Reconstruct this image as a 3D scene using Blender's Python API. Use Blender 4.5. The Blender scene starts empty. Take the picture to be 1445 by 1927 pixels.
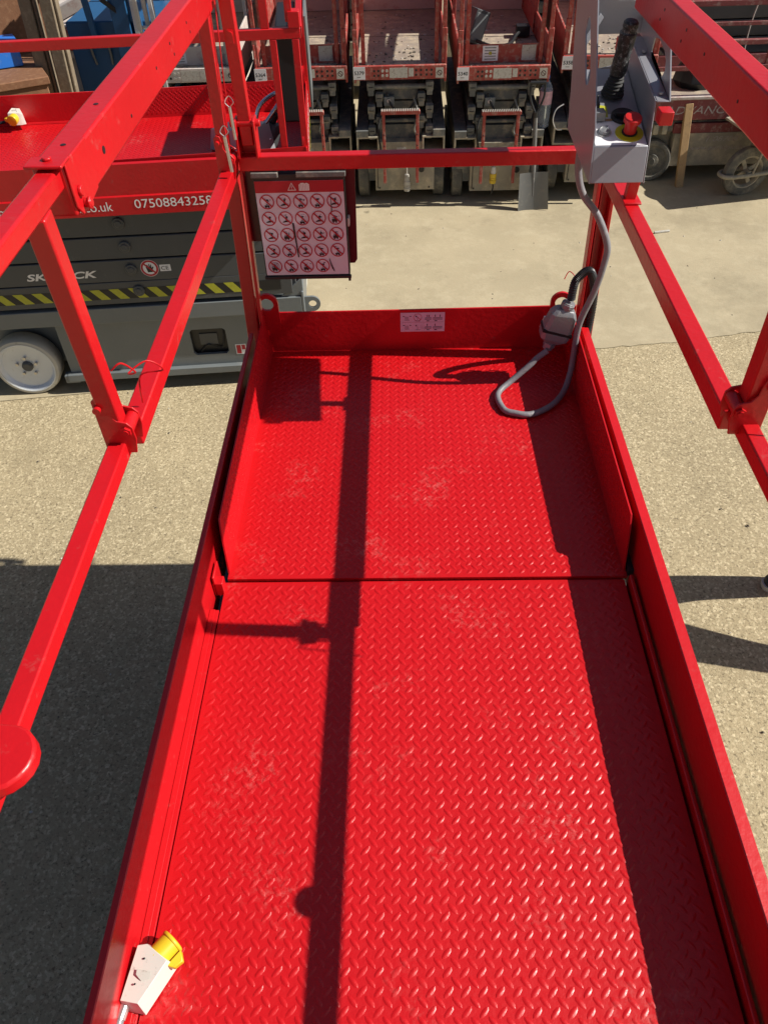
import bpy, math, random
from mathutils import Vector, Matrix
random.seed(7)
scene = bpy.context.scene
COL = scene.collection
R = math.radians
# ---------------------------------------------------------------- camera
cam_d = bpy.data.cameras.new("camera"); cam = bpy.data.objects.new("camera", cam_d); COL.objects.link(cam)
right = Vector((0.9996, 0.010, -0.0255)); down = Vector((-0.011, -0.7110, -0.7030)); fwd = Vector((-0.0248, 0.7030, -0.7108))
fwd.normalize(); right = (right - right.dot(fwd) * fwd).normalized(); down = fwd.cross(right).normalized()
cam.matrix_world = Matrix(((right.x, -down.x, -fwd.x, 0), (right.y, -down.y, -fwd.y, 0), (right.z, -down.z, -fwd.z, 1.5), (0, 0, 0, 1)))
cam_d.sensor_fit = 'VERTICAL'; cam_d.sensor_height = 36.0; cam_d.lens = 1450 / 1927 * 36
cam_d.clip_start = 0.03; cam_d.clip_end = 900
scene.camera = cam
# ---------------------------------------------------------------- light
SUN = Vector((-1.135, 0.045, -1.0))          # the way the light travels
world = bpy.data.worlds.new("World"); scene.world = world; world.use_nodes = True
wn = world.node_tree; wn.nodes.clear()
wo = wn.nodes.new('ShaderNodeOutputWorld'); bg = wn.nodes.new('ShaderNodeBackground'); sky = wn.nodes.new('ShaderNodeTexSky')
sky.sky_type = 'NISHITA'; sky.sun_disc = False
sky.sun_elevation = math.atan2(1.0, math.hypot(1.135, 0.045)); sky.sun_rotation = math.atan2(1.135, -0.045)
sky.air_density = 1.0; sky.dust_density = 1.0; sky.altitude = 50
bg.inputs['Strength'].default_value = 0.05
wn.links.new(sky.outputs[0], bg.inputs[0]); wn.links.new(bg.outputs[0], wo.inputs[0])
sd = bpy.data.lights.new("sun", 'SUN'); sd.energy = 5.0; sd.angle = R(0.5); sd.color = (1.0, 0.955, 0.865)
sun = bpy.data.objects.new("sun", sd); COL.objects.link(sun)
sun.rotation_euler = SUN.to_track_quat('-Z', 'Y').to_euler(); sun.location = (8, 0, 8)
scene.view_settings.view_transform = 'Standard'; scene.view_settings.look = 'None'
scene.view_settings.exposure = 0.42; scene.view_settings.gamma = 1
G = -1.18                                    # ground level; the deck of the lift we stand on is z = 0

# ---------------------------------------------------------------- materials
def newmat(name):
    m = bpy.data.materials.new(name); m.use_nodes = True; return m, m.node_tree.nodes, m.node_tree.links
def mat(name, col, rough=0.5, metal=0.0, var=0.12, vscale=6.0, dirt=None, dirt_amt=0.0, dirt_scale=8.0, bump=0.0, bscale=300.0, coat=0.0, spec=0.5):
    m, N, L = newmat(name); b = N['Principled BSDF']
    tc = N.new('ShaderNodeTexCoord')
    n1 = N.new('ShaderNodeTexNoise'); n1.inputs['Scale'].default_value = vscale; n1.inputs['Detail'].default_value = 6
    L.new(tc.outputs['Object'], n1.inputs['Vector'])
    mx = N.new('ShaderNodeMix'); mx.data_type = 'RGBA'
    mx.inputs['A'].default_value = (*[c * (1 - var) for c in col], 1); mx.inputs['B'].default_value = (*[min(1, c * (1 + var)) for c in col], 1)
    L.new(n1.outputs['Fac'], mx.inputs['Factor']); out = mx.outputs['Result']
    if dirt:
        n2 = N.new('ShaderNodeTexNoise'); n2.inputs['Scale'].default_value = dirt_scale; n2.inputs['Detail'].default_value = 10; n2.inputs['Roughness'].default_value = 0.7
        L.new(tc.outputs['Object'], n2.inputs['Vector'])
        mr = N.new('ShaderNodeMapRange'); mr.inputs['From Min'].default_value = 0.62 - 0.35 * dirt_amt; mr.inputs['From Max'].default_value = 0.72 - 0.2 * dirt_amt
        mr.inputs['To Max'].default_value = min(1.0, 0.35 + dirt_amt)
        L.new(n2.outputs['Fac'], mr.inputs['Value'])
        m2 = N.new('ShaderNodeMix'); m2.data_type = 'RGBA'; m2.inputs['B'].default_value = (*dirt, 1)
        L.new(out, m2.inputs['A']); L.new(mr.outputs[0], m2.inputs['Factor']); out = m2.outputs['Result']
        rr = N.new('ShaderNodeMapRange'); rr.inputs['To Min'].default_value = rough; rr.inputs['To Max'].default_value = min(1, rough + 0.4)
        L.new(mr.outputs[0], rr.inputs['Value']); L.new(rr.outputs[0], b.inputs['Roughness'])
    else:
        b.inputs['Roughness'].default_value = rough
    L.new(out, b.inputs['Base Color']); b.inputs['Metallic'].default_value = metal
    b.inputs['Specular IOR Level'].default_value = spec
    if coat: b.inputs['Coat Weight'].default_value = coat; b.inputs['Coat Roughness'].default_value = 0.15
    if bump:
        n3 = N.new('ShaderNodeTexNoise'); n3.inputs['Scale'].default_value = bscale; n3.inputs['Detail'].default_value = 4
        L.new(tc.outputs['Object'], n3.inputs['Vector'])
        bp = N.new('ShaderNodeBump'); bp.inputs['Strength'].default_value = bump; bp.inputs['Distance'].default_value = 0.002
        L.new(n3.outputs['Fac'], bp.inputs['Height']); L.new(bp.outputs[0], b.inputs['Normal'])
    return m
RED = (0.50, 0.006, 0.010)
DUST = (0.30, 0.25, 0.19)
M = {}
M['red'] = mat('fresh_red_paint', RED, 0.36, bump=0.4, bscale=70, var=0.13, vscale=7, dirt=(0.36, 0.085, 0.075), dirt_amt=0.05, dirt_scale=34)
def deck_mat():
    m, N, L = newmat('red_chequer_paint'); b = N['Principled BSDF']; b.inputs['Specular IOR Level'].default_value = 0.5; tc = N.new('ShaderNodeTexCoord')
    def noise(s, d=5, r=0.5):
        n = N.new('ShaderNodeTexNoise'); n.inputs['Scale'].default_value = s; n.inputs['Detail'].default_value = d; n.inputs['Roughness'].default_value = r
        L.new(tc.outputs['Object'], n.inputs['Vector']); return n
    n1 = noise(3.0); n2 = noise(55, 8, 0.75); n3 = noise(5.0, 3)
    mx = N.new('ShaderNodeMix'); mx.data_type = 'RGBA'; mx.inputs['A'].default_value = (0.46, 0.004, 0.007, 1); mx.inputs['B'].default_value = (0.52, 0.006, 0.009, 1)
    L.new(n1.outputs['Fac'], mx.inputs['Factor'])
    # pale scuffs: fine speckle gated by broad patches
    g = N.new('ShaderNodeMapRange'); g.inputs['From Min'].default_value = 0.53; g.inputs['From Max'].default_value = 0.68; L.new(n3.outputs['Fac'], g.inputs['Value'])
    g2 = N.new('ShaderNodeMapRange'); g2.inputs['From Min'].default_value = 0.50; g2.inputs['From Max'].default_value = 0.75; g2.inputs['To Max'].default_value = 0.75; L.new(n2.outputs['Fac'], g2.inputs['Value'])
    mu = N.new('ShaderNodeMath'); mu.operation = 'MULTIPLY'; L.new(g.outputs[0], mu.inputs[0]); L.new(g2.outputs[0], mu.inputs[1])
    m2 = N.new('ShaderNodeMix'); m2.data_type = 'RGBA'; m2.inputs['B'].default_value = (0.56, 0.17, 0.15, 1)
    L.new(mx.outputs['Result'], m2.inputs['A']); L.new(mu.outputs[0], m2.inputs['Factor']); L.new(m2.outputs['Result'], b.inputs['Base Color'])
    rr = N.new('ShaderNodeMapRange'); rr.inputs['To Min'].default_value = 0.24; rr.inputs['To Max'].default_value = 0.48; L.new(n2.outputs['Fac'], rr.inputs['Value']); L.new(rr.outputs[0], b.inputs['Roughness'])
    n4 = noise(85, 6, 0.6)
    bp = N.new('ShaderNodeBump'); bp.inputs['Strength'].default_value = 0.35; bp.inputs['Distance'].default_value = 0.0022
    L.new(n4.outputs['Fac'], bp.inputs['Height']); L.new(bp.outputs[0], b.inputs['Normal'])
    return m
M['deck'] = deck_mat()
M['text'] = mat('white_lettering', (0.78, 0.76, 0.74), 0.5)
M['black'] = mat('black_plastic', (0.012, 0.012, 0.014), 0.45)
M['rubber'] = mat('black_rubber', (0.016, 0.016, 0.017), 0.7, dirt=(0.2, 0.19, 0.17), dirt_amt=0.12, dirt_scale=60)
M['grip'] = mat('worn_grip_rubber', (0.014, 0.014, 0.016), 0.5, dirt=(0.36, 0.37, 0.38), dirt_amt=0.27, dirt_scale=130)
M['darkgrey'] = mat('dark_grey_paint', (0.068, 0.072, 0.077), 0.42, bump=0.25, bscale=60, dirt=(0.16, 0.155, 0.14), dirt_amt=0.05, dirt_scale=14)
M['midgrey'] = mat('mid_grey_paint', (0.15, 0.165, 0.17), 0.40, bump=0.25, bscale=50, dirt=(0.26, 0.25, 0.22), dirt_amt=0.05, dirt_scale=16)
M['boxgrey'] = mat('control_box_silver_paint', (0.31, 0.315, 0.35), 0.34, metal=0.35, bump=0.1, bscale=150, dirt=(0.2, 0.19, 0.19), dirt_amt=0.05, dirt_scale=12)
M['white'] = mat('white_sticker', (0.74, 0.73, 0.76), 0.42)
M['signpink'] = mat('sign_pale_face', (0.66, 0.60, 0.68), 0.45, dirt=(0.3, 0.26, 0.28), dirt_amt=0.02, dirt_scale=20)
M['yellow'] = mat('yellow_plastic', (0.66, 0.45, 0.02), 0.35, dirt=(0.05, 0.045, 0.03), dirt_amt=0.02, dirt_scale=45)
M['estopyellow'] = mat('yellow_disc', (0.55, 0.50, 0.01), 0.5)
M['estopred'] = mat('red_button_plastic', (0.52, 0.02, 0.02), 0.4)
M['hazyellow'] = mat('hazard_yellow', (0.42, 0.42, 0.03), 0.5, var=0.25, vscale=60)
M['signred'] = mat('sign_red', (0.42, 0.006, 0.02), 0.45)
M['metal'] = mat('zinc_steel', (0.55, 0.54, 0.52), 0.3, metal=0.9)
M['chrome'] = mat('bright_steel', (0.75, 0.75, 0.75), 0.18, metal=1.0)
M['conn'] = mat('connector_grey', (0.23, 0.235, 0.25), 0.36, metal=0.25, dirt=(0.12, 0.11, 0.10), dirt_amt=0.12, dirt_scale=45, bump=0.4, bscale=120)
M['cable'] = mat('grey_cable_sheath', (0.20, 0.195, 0.21), 0.5, dirt=(0.42, 0.40, 0.38), dirt_amt=0.12, dirt_scale=40, bump=0.5, bscale=90)
M['socketwhite'] = mat('socket_housing_white', (0.66, 0.63, 0.57), 0.45, dirt=(0.14, 0.10, 0.08), dirt_amt=0.10, dirt_scale=55)
M['rim'] = mat('wheel_disc_silver', (0.60, 0.64, 0.70), 0.35, metal=0.2, dirt=(0.22, 0.21, 0.19), dirt_amt=0.10, dirt_scale=22)
M['tyre'] = mat('pale_non_marking_tyre', (0.50, 0.48, 0.42), 0.7, dirt=(0.20, 0.18, 0.14), dirt_amt=0.12, dirt_scale=18, bump=0.3, bscale=60)
M['maroonplate'] = mat('maroon_back_plate', (0.07, 0.006, 0.012), 0.35)
# weathered yard machines
M['oldred'] = mat('weathered_red_paint', (0.33, 0.045, 0.034), 0.6, var=0.35, vscale=9, dirt=(0.42, 0.29, 0.23), dirt_amt=0.36, dirt_scale=26, bump=0.4, bscale=90)
M['oldgrey'] = mat('weathered_grey_paint', (0.12, 0.125, 0.122), 0.65, var=0.4, dirt=(0.36, 0.32, 0.25), dirt_amt=0.40, dirt_scale=13, bump=0.4, bscale=90)
M['oldlow'] = mat('mud_caked_grey_paint', (0.30, 0.275, 0.215), 0.8, var=0.3, dirt=(0.52, 0.45, 0.32), dirt_amt=0.5, dirt_scale=9, bump=0.5, bscale=70)
M['dirtydeck'] = mat('cement_dusted_deck', (0.29, 0.235, 0.19), 0.85, var=0.35, vscale=4, dirt=(0.45, 0.37, 0.26), dirt_amt=0.45, dirt_scale=14, bump=0.7, bscale=60)
M['oldtyre'] = mat('muddy_tyre', (0.11, 0.105, 0.09), 0.85, var=0.3, dirt=(0.27, 0.24, 0.18), dirt_amt=0.45, dirt_scale=16, bump=0.5, bscale=70)
M['oldsticker'] = mat('worn_sticker', (0.50, 0.48, 0.43), 0.6, dirt=(0.25, 0.19, 0.15), dirt_amt=0.35, dirt_scale=60)
M['pinkrail'] = mat('faded_red_band', (0.20, 0.045, 0.045), 0.7, dirt=(0.36, 0.28, 0.24), dirt_amt=0.3, dirt_scale=22, bump=0.4, bscale=80)
M['oldtext'] = mat('worn_lettering', (0.42, 0.38, 0.36), 0.7, dirt=(0.2, 0.07, 0.06), dirt_amt=0.4, dirt_scale=45)
M['palewhite'] = mat('chalky_pale_paint', (0.52, 0.46, 0.42), 0.75, dirt=(0.32, 0.14, 0.12), dirt_amt=0.25, dirt_scale=10, bump=0.4, bscale=80)
M['alu'] = mat('aluminium_tube', (0.62, 0.61, 0.59), 0.4, metal=0.6, dirt=(0.3, 0.28, 0.25), dirt_amt=0.2, dirt_scale=30)
M['blue'] = mat('blue_machine_paint', (0.014, 0.085, 0.21), 0.5, dirt=(0.08, 0.10, 0.11), dirt_amt=0.12, dirt_scale=12)
M['brightblue'] = mat('bright_blue_plastic', (0.02, 0.17, 0.62), 0.5, dirt=(0.2, 0.25, 0.3), dirt_amt=0.12)
M['rust'] = mat('rusty_brown_steel', (0.19, 0.085, 0.04), 0.8, var=0.25, vscale=25, dirt=(0.28, 0.15, 0.08), dirt_amt=0.35, dirt_scale=30, bump=0.5, bscale=120)
M['wood'] = mat('pale_timber', (0.42, 0.27, 0.13), 0.75, var=0.2, vscale=14, dirt=(0.2, 0.14, 0.09), dirt_amt=0.25, dirt_scale=20, bump=0.4, bscale=80)
M['oldwood'] = mat('weathered_timber', (0.20, 0.155, 0.105), 0.85, var=0.3, vscale=18, dirt=(0.33, 0.28, 0.20), dirt_amt=0.3, dirt_scale=22, bump=0.6, bscale=60)
M['shovel'] = mat('scuffed_shovel_steel', (0.19, 0.19, 0.185), 0.42, metal=0.6, dirt=(0.30, 0.28, 0.24), dirt_amt=0.25, dirt_scale=18)
M['shaft'] = mat('shovel_shaft_grey', (0.13, 0.125, 0.12), 0.5, dirt=(0.28, 0.26, 0.22), dirt_amt=0.3, dirt_scale=25)
M['skin'] = mat('skin', (0.45, 0.25, 0.17), 0.5)
def body_mat():
    m, N, L = newmat('skin_and_dark_shirt'); b = N['Principled BSDF']; tc = N.new('ShaderNodeTexCoord'); sp = N.new('ShaderNodeSeparateXYZ')
    L.new(tc.outputs['Object'], sp.inputs[0]); gt = N.new('ShaderNodeMath'); gt.operation = 'GREATER_THAN'; gt.inputs[1].default_value = 1.505; L.new(sp.outputs['Z'], gt.inputs[0])
    mx = N.new('ShaderNodeMix'); mx.data_type = 'RGBA'; mx.inputs['A'].default_value = (0.03, 0.03, 0.035, 1); mx.inputs['B'].default_value = (0.45, 0.25, 0.17, 1)
    L.new(gt.outputs[0], mx.inputs['Factor']); L.new(mx.outputs['Result'], b.inputs['Base Color']); b.inputs['Roughness'].default_value = 0.6; return m
M['bodyskin'] = body_mat()
M['hair'] = mat('dark_hair', (0.03, 0.02, 0.015), 0.6)
M['jeans'] = mat('dark_trousers', (0.03, 0.035, 0.05), 0.85, bump=0.4, bscale=400)
M['jacket'] = mat('dark_work_jacket', (0.03, 0.03, 0.035), 0.85, bump=0.4, bscale=300)
M['shoe'] = mat('dark_shoe', (0.025, 0.025, 0.028), 0.7)
M['sole'] = mat('pale_sole', (0.5, 0.48, 0.44), 0.7)
m, N, L = newmat('clear_bottle_plastic'); b = N['Principled BSDF']; b.inputs['Base Color'].default_value = (0.62, 0.72, 0.85, 1)
b.inputs['Transmission Weight'].default_value = 0.8; b.inputs['Roughness'].default_value = 0.12; b.inputs['IOR'].default_value = 1.3; M['pet'] = m
M['label'] = mat('pink_white_label', (0.62, 0.36, 0.42), 0.5, var=0.45, vscale=45)

def ground_mat(name, base, dark, light, speck=True):
    m, N, L = newmat(name); b = N['Principled BSDF']; tc = N.new('ShaderNodeTexCoord')
    def noise(s, d=6, r=0.6):
        n = N.new('ShaderNodeTexNoise'); n.inputs['Scale'].default_value = s; n.inputs['Detail'].default_value = d; n.inputs['Roughness'].default_value = r
        L.new(tc.outputs['Object'], n.inputs['Vector']); return n
    def rng(src, a, bb, c=0.0, d=1.0):
        r = N.new('ShaderNodeMapRange'); r.inputs['From Min'].default_value = a; r.inputs['From Max'].default_value = bb; r.inputs['To Min'].default_value = c; r.inputs['To Max'].default_value = d
        L.new(src, r.inputs['Value']); return r.outputs[0]
    def mix(A, B, F):
        x = N.new('ShaderNodeMix'); x.data_type = 'RGBA'
        for k, v in (('A', A), ('B', B)):
            if isinstance(v, tuple): x.inputs[k].default_value = (*v, 1)
            else: L.new(v, x.inputs[k])
        if isinstance(F, float): x.inputs['Factor'].default_value = F
        else: L.new(F, x.inputs['Factor'])
        return x.outputs['Result']
    c = mix(base, tuple(v * 0.80 for v in base), rng(noise(0.9, 6).outputs['Fac'], 0.40, 0.68))
    if speck:
        v = N.new('ShaderNodeTexVoronoi'); v.inputs['Scale'].default_value = 100; L.new(tc.outputs['Object'], v.inputs['Vector'])
        c = mix(c, light, rng(v.outputs['Color'], 0.55, 0.95, 0, 0.75))
        n = noise(85, 4, 0.75); c = mix(c, dark, rng(n.outputs['Fac'], 0.53, 0.66, 0, 0.85))
        n2 = noise(14, 8, 0.8); c = mix(c, dark, rng(n2.outputs['Fac'], 0.62, 0.72, 0, 0.6))
        hs = noise(95, 5, 0.75).outputs['Fac']; st, ds = 0.9, 0.005
    else:
        n2 = noise(5.5, 12, 0.75); c = mix(c, light, rng(n2.outputs['Fac'], 0.48, 0.66, 0, 0.5))
        n3 = noise(120, 3, 0.7); c = mix(c, dark, rng(n3.outputs['Fac'], 0.60, 0.72, 0, 0.5))
        n4 = noise(2.6, 12, 0.8); c = mix(c, dark, rng(n4.outputs['Fac'], 0.56, 0.70, 0, 0.55))
        n5 = noise(1.3, 14, 0.85); c = mix(c, tuple(v * 0.45 for v in dark), rng(n5.outputs['Fac'], 0.64, 0.70, 0, 0.5))
        hs = noise(45, 6, 0.7).outputs['Fac']; st, ds = 0.5, 0.003
    # oil drips and worn stains
    st1 = noise(0.55, 14, 0.8); c = mix(c, tuple(v * 0.6 for v in base), rng(st1.outputs['Fac'], 0.52, 0.66, 0, 0.6))
    vd = N.new('ShaderNodeTexVoronoi'); vd.inputs['Scale'].default_value = 1.7; vd.inputs['Randomness'].default_value = 1.0
    wp = N.new('ShaderNodeMix'); wp.data_type = 'VECTOR'; wp.inputs['Factor'].default_value = 0.10
    nw = noise(6.0, 8, 0.7); L.new(tc.outputs['Object'], wp.inputs['A']); L.new(nw.outputs['Color'], wp.inputs['B']); L.new(wp.outputs['Result'], vd.inputs['Vector'])
    c = mix(c, tuple(v * 0.5 for v in dark), rng(vd.outputs['Distance'], 0.045, 0.010, 0, 0.65))
    vc = N.new('ShaderNodeTexVoronoi'); vc.feature = 'DISTANCE_TO_EDGE'; vc.inputs['Scale'].default_value = 0.42
    L.new(wp.outputs['Result'], vc.inputs['Vector'])
    L.new(c, b.inputs['Base Color']); b.inputs['Roughness'].default_value = 0.9; b.inputs['Specular IOR Level'].default_value = 0.25
    bp = N.new('ShaderNodeBump'); bp.inputs['Strength'].default_value = st; bp.inputs['Distance'].default_value = ds
    L.new(hs, bp.inputs['Height']); L.new(bp.outputs[0], b.inputs['Normal'])
    return m
M['rough_ground'] = ground_mat('gritty_worn_surface', (0.425, 0.345, 0.212), (0.125, 0.098, 0.058), (0.72, 0.61, 0.40))
M['concrete'] = ground_mat('smooth_concrete', (0.43, 0.362, 0.24), (0.215, 0.178, 0.118), (0.52, 0.45, 0.31), speck=False)
M['debris'] = mat('rubble_crumbs', (0.13, 0.11, 0.085), 0.9, var=0.4)

# ---------------------------------------------------------------- mesh builder
class MB:
    def __init__(s, M4=None): s.v = []; s.f = []; s.m = []; s.mats = []; s.M = M4 or Matrix.Identity(4)
    def mi(s, mm):
        if mm is None: mm = s.default
        if mm not in s.mats: s.mats.append(mm)
        return s.mats.index(mm)
    default = 'red'
    def add(s, vs, fs, mm=None):
        o = len(s.v); k = s.mi(mm)
        s.v += [s.M @ Vector(p) for p in vs]
        for f in fs: s.f.append([i + o for i in f]); s.m.append(k)
    def box(s, x0, x1, y0, y1, z0, z1, mm=None):
        s.add([(x0,y0,z0),(x1,y0,z0),(x1,y1,z0),(x0,y1,z0),(x0,y0,z1),(x1,y0,z1),(x1,y1,z1),(x0,y1,z1)],
              [(0,3,2,1),(4,5,6,7),(0,1,5,4),(1,2,6,5),(2,3,7,6),(3,0,4,7)], mm)
    def beam(s, a, b, w, h, mm=None, up=(0, 0, 1)):
        a, b = Vector(a), Vector(b); d = (b - a).normalized(); u = Vector(up)
        if abs(d.dot(u)) > 0.98: u = Vector((0, 1, 0))
        x = d.cross(u).normalized() * (w / 2); z = x.cross(d).normalized() * (h / 2)
        vs = [p + sx * x + sz * z for p in (a, b) for sx, sz in ((-1,-1),(1,-1),(1,1),(-1,1))]
        s.add(vs, [(0,1,2,3),(7,6,5,4),(0,4,5,1),(1,5,6,2),(2,6,7,3),(3,7,4,0)], mm)
    def prism(s, poly, fn, t0, t1, mm=None):
        n = len(poly); vs = [fn(p, t0) for p in poly] + [fn(p, t1) for p in poly]
        s.add(vs, [list(range(n))[::-1], list(range(n, 2 * n))] + [(i, (i+1) % n, n + (i+1) % n, n + i) for i in range(n)], mm)
    def cyl(s, a, b, r, n=16, r2=None, mm=None, cap=True):
        s.tube([a, b], [r, r if r2 is None else r2], n, mm, cap)
    def tube(s, pts, r, n=8, mm=None, cap=True):
        pts = [Vector(p) for p in pts]; k = len(pts); rs = r if isinstance(r, (list, tuple)) else [r] * k
        vs = []; u = None
        for i, p in enumerate(pts):
            d = (pts[min(i+1, k-1)] - pts[max(i-1, 0)]).normalized()
            if u is None:
                u = Vector((0, 0, 1)) if abs(d.z) < 0.9 else Vector((0, 1, 0))
            u = (u - u.dot(d) * d).normalized(); w = d.cross(u)
            vs += [p + rs[i] * (math.cos(2*math.pi*j/n) * u + math.sin(2*math.pi*j/n) * w) for j in range(n)]
        fs = [(i*n+j, i*n+(j+1) % n, (i+1)*n+(j+1) % n, (i+1)*n+j) for i in range(k-1) for j in range(n)]
        if cap: fs += [list(range(n))[::-1], [(k-1)*n+j for j in range(n)]]
        s.add(vs, fs, mm)
    def lathe(s, o, ax, prof, n=24, mm=None, caps=True):
        """prof: list of (distance along axis, radius)"""
        o = Vector(o); ax = Vector(ax).normalized()
        s.tubeprof(o, ax, prof, n, mm, caps)
    def tubeprof(s, o, ax, prof, n, mm, caps=True):
        u = Vector((0, 0, 1)) if abs(ax.z) < 0.9 else Vector((0, 1, 0)); u = (u - u.dot(ax) * ax).normalized(); w = ax.cross(u)
        vs = [o + t * ax + rr * (math.cos(2*math.pi*j/n) * u + math.sin(2*math.pi*j/n) * w) for t, rr in prof for j in range(n)]
        k = len(prof)
        fs = [(i*n+j, i*n+(j+1) % n, (i+1)*n+(j+1) % n, (i+1)*n+j) for i in range(k-1) for j in range(n)]
        if caps and prof[0][1] > 1e-5: fs.append(list(range(n))[::-1])
        if caps and prof[-1][1] > 1e-5: fs.append([(k-1)*n+j for j in range(n)])
        s.add(vs, fs, mm)
    def ring(s, cx, cy, r0, r1, z, n=28, mm=None, rx=1.0):
        vs = [(cx + r * rx * math.cos(2*math.pi*j/n), cy + r * math.sin(2*math.pi*j/n), z) for r in (r0, r1) for j in range(n)]
        s.add(vs, [(j, n + j, n + (j+1) % n, (j+1) % n) for j in range(n)], mm)
    def disc(s, cx, cy, r, z, n=24, mm=None):
        s.add([(cx + r * math.cos(2*math.pi*j/n), cy + r * math.sin(2*math.pi*j/n), z) for j in range(n)], [list(range(n))], mm)
    def rect(s, x0, x1, y0, y1, z, mm=None): s.add([(x0,y0,z),(x1,y0,z),(x1,y1,z),(x0,y1,z)], [(0,1,2,3)], mm)
    def poly(s, pts, z, mm=None): s.add([(x, y, z) for x, y in pts], [list(range(len(pts)))], mm)
    def lozenges(s, x0, x1, y0, y1, z, step=0.0293, L_=0.0122, W=0.0046, H=0.0014, fn=None, mm=None):
        fn = fn or (lambda x, y, z: (x, y, z))
        rz_ = random.Random(int(1000 * (x1 + y1)))
        nx = int((x1 - x0 - 0.012) / step); ny = int((y1 - y0 - 0.012) / step)
        for j in range(ny + 1):
            for i in range(nx + 1):
                for k in (0, 1):
                    cx = x0 + 0.012 + (i + 0.5 * k) * step; cy = y0 + 0.012 + (j + 0.5 * k) * step
                    if cx > x1 - 0.009 or cy > y1 - 0.009: continue
                    a = R(48 if k == 0 else -48) ; c_, s_ = math.cos(a), math.sin(a)
                    L2, W2, H2 = L_ * (0.94 + 0.12 * rz_.random()), W * (0.9 + 0.2 * rz_.random()), H * (0.80 + 0.35 * rz_.random())
                    jx, jy = rz_.uniform(-.0004, .0004), rz_.uniform(-.0004, .0004)
                    O_ = [(L2*math.cos(q*math.pi/4), W2*math.sin(q*math.pi/4)*1.12, 0) for q in range(8)]
                    I_ = [(L2*0.80*math.cos(q*math.pi/4), W2*0.50*math.sin(q*math.pi/4), H2*(0.80 if q % 4 else 0.55)) for q in range(8)]
                    s.add([fn(cx + jx + x*c_ - y*s_, cy + jy + x*s_ + y*c_, z + zz) for x, y, zz in O_ + I_ + [(0, 0, H2)]],
                          [(q, (q+1) % 8, 8+(q+1) % 8, 8+q) for q in range(8)] + [(8+q, 8+(q+1) % 8, 16) for q in range(8)], mm)
    def build(s, name, parent=None, smooth=40, bevel=0.0, seg=2, label=None, loc=None):
        me = bpy.data.meshes.new(name)
        inv = None
        me.from_pydata([tuple(p) for p in s.v], [], s.f)
        for k in s.mats: me.materials.append(M[k])
        me.polygons.foreach_set('material_index', s.m); me.update()
        if smooth: me.shade_smooth(); me.set_sharp_from_angle(angle=R(smooth))
        o = bpy.data.objects.new(name, me); COL.objects.link(o)
        if bevel:
            bm_ = o.modifiers.new('bevel', 'BEVEL'); bm_.width = bevel; bm_.segments = seg; bm_.limit_method = 'ANGLE'; bm_.angle_limit = R(35)
        if parent: o.parent = parent
        if label: o['label'] = label
        return o
def empty(name, label, cat, loc=(0, 0, 0), rz=0.0, group=None):
    o = bpy.data.objects.new(name, None); COL.objects.link(o); o.location = loc; o.rotation_euler = (0, 0, rz); o.empty_display_size = 0.1
    o['label'] = label; o['category'] = cat
    if group: o['group'] = group
    return o
def tag(o, label, cat, group=None):
    o['label'] = label; o['category'] = cat
    if group: o['group'] = group
    return o
def kids(o): return [c for c in ALLCH.get(o.name, [])]
ALLCH = {}
def copy_tree(o, parent=None):
    """a thing, its parts and sub-parts"""
    c = o.copy(); COL.objects.link(c); c.parent = parent
    for ch in [x for x in bpy.data.objects if x.parent == o]:
        copy_tree(ch, c)
    return c
def text_part(name, s, mm, parent, origin, xd, yd, height=0.05, width=None, shear=0.0, bold=0.0, ext=0.0006):
    cu = bpy.data.curves.new('lettering', 'FONT'); cu.body = s; cu.size = 1.0; cu.shear = shear; cu.offset = bold; cu.extrude = 0.0; cu.resolution_u = 3
    to = bpy.data.objects.new('lettering_tmp', cu); COL.objects.link(to)
    bpy.context.view_layer.update()
    me = bpy.data.meshes.new_from_object(to.evaluated_get(bpy.context.evaluated_depsgraph_get()))
    bpy.data.objects.remove(to, do_unlink=True)
    xs = [v.co.x for v in me.vertices]; ys = [v.co.y for v in me.vertices]
    sc_y = height / max(1e-6, 0.70); sc_x = sc_y if width is None else width / (max(xs) - min(xs))
    x0 = min(xs); xd = Vector(xd).normalized(); yd = Vector(yd).normalized(); nn = xd.cross(yd)
    for v in me.vertices:
        v.co = Vector(origin) + xd * ((v.co.x - x0) * sc_x) + yd * (v.co.y * sc_y) + nn * ext
    me.materials.clear(); me.materials.append(M[mm]); me.name = name
    for p in me.polygons: p.material_index = 0
    o = bpy.data.objects.new(name, me); COL.objects.link(o)
    if parent: o.parent = parent
    return o
def holed_plate(name, outline, holes, fn, t, mm, parent=None, bevel=0.001):
    """flat plate with holes; 2D outline and holes mapped by fn(x, y, depth)"""
    cu = bpy.data.curves.new('plate', 'CURVE'); cu.dimensions = '2D'; cu.fill_mode = 'BOTH'; cu.extrude = t / 2
    for loop in [outline] + holes:
        sp = cu.splines.new('POLY'); sp.points.add(len(loop) - 1); sp.use_cyclic_u = True
        for p, (x, y) in zip(sp.points, loop): p.co = (x, y, 0, 1)
    to = bpy.data.objects.new('plate_tmp', cu); COL.objects.link(to); bpy.context.view_layer.update()
    me = bpy.data.meshes.new_from_object(to.evaluated_get(bpy.context.evaluated_depsgraph_get()))
    bpy.data.objects.remove(to, do_unlink=True)
    for v in me.vertices: v.co = Vector(fn(v.co.x, v.co.y, v.co.z))
    me.materials.clear(); me.materials.append(M[mm]); me.name = name
    for p in me.polygons: p.material_index = 0
    me.shade_smooth(); me.set_sharp_from_angle(angle=R(35))
    o = bpy.data.objects.new(name, me); COL.objects.link(o)
    if parent: o.parent = parent
    return o
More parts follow.
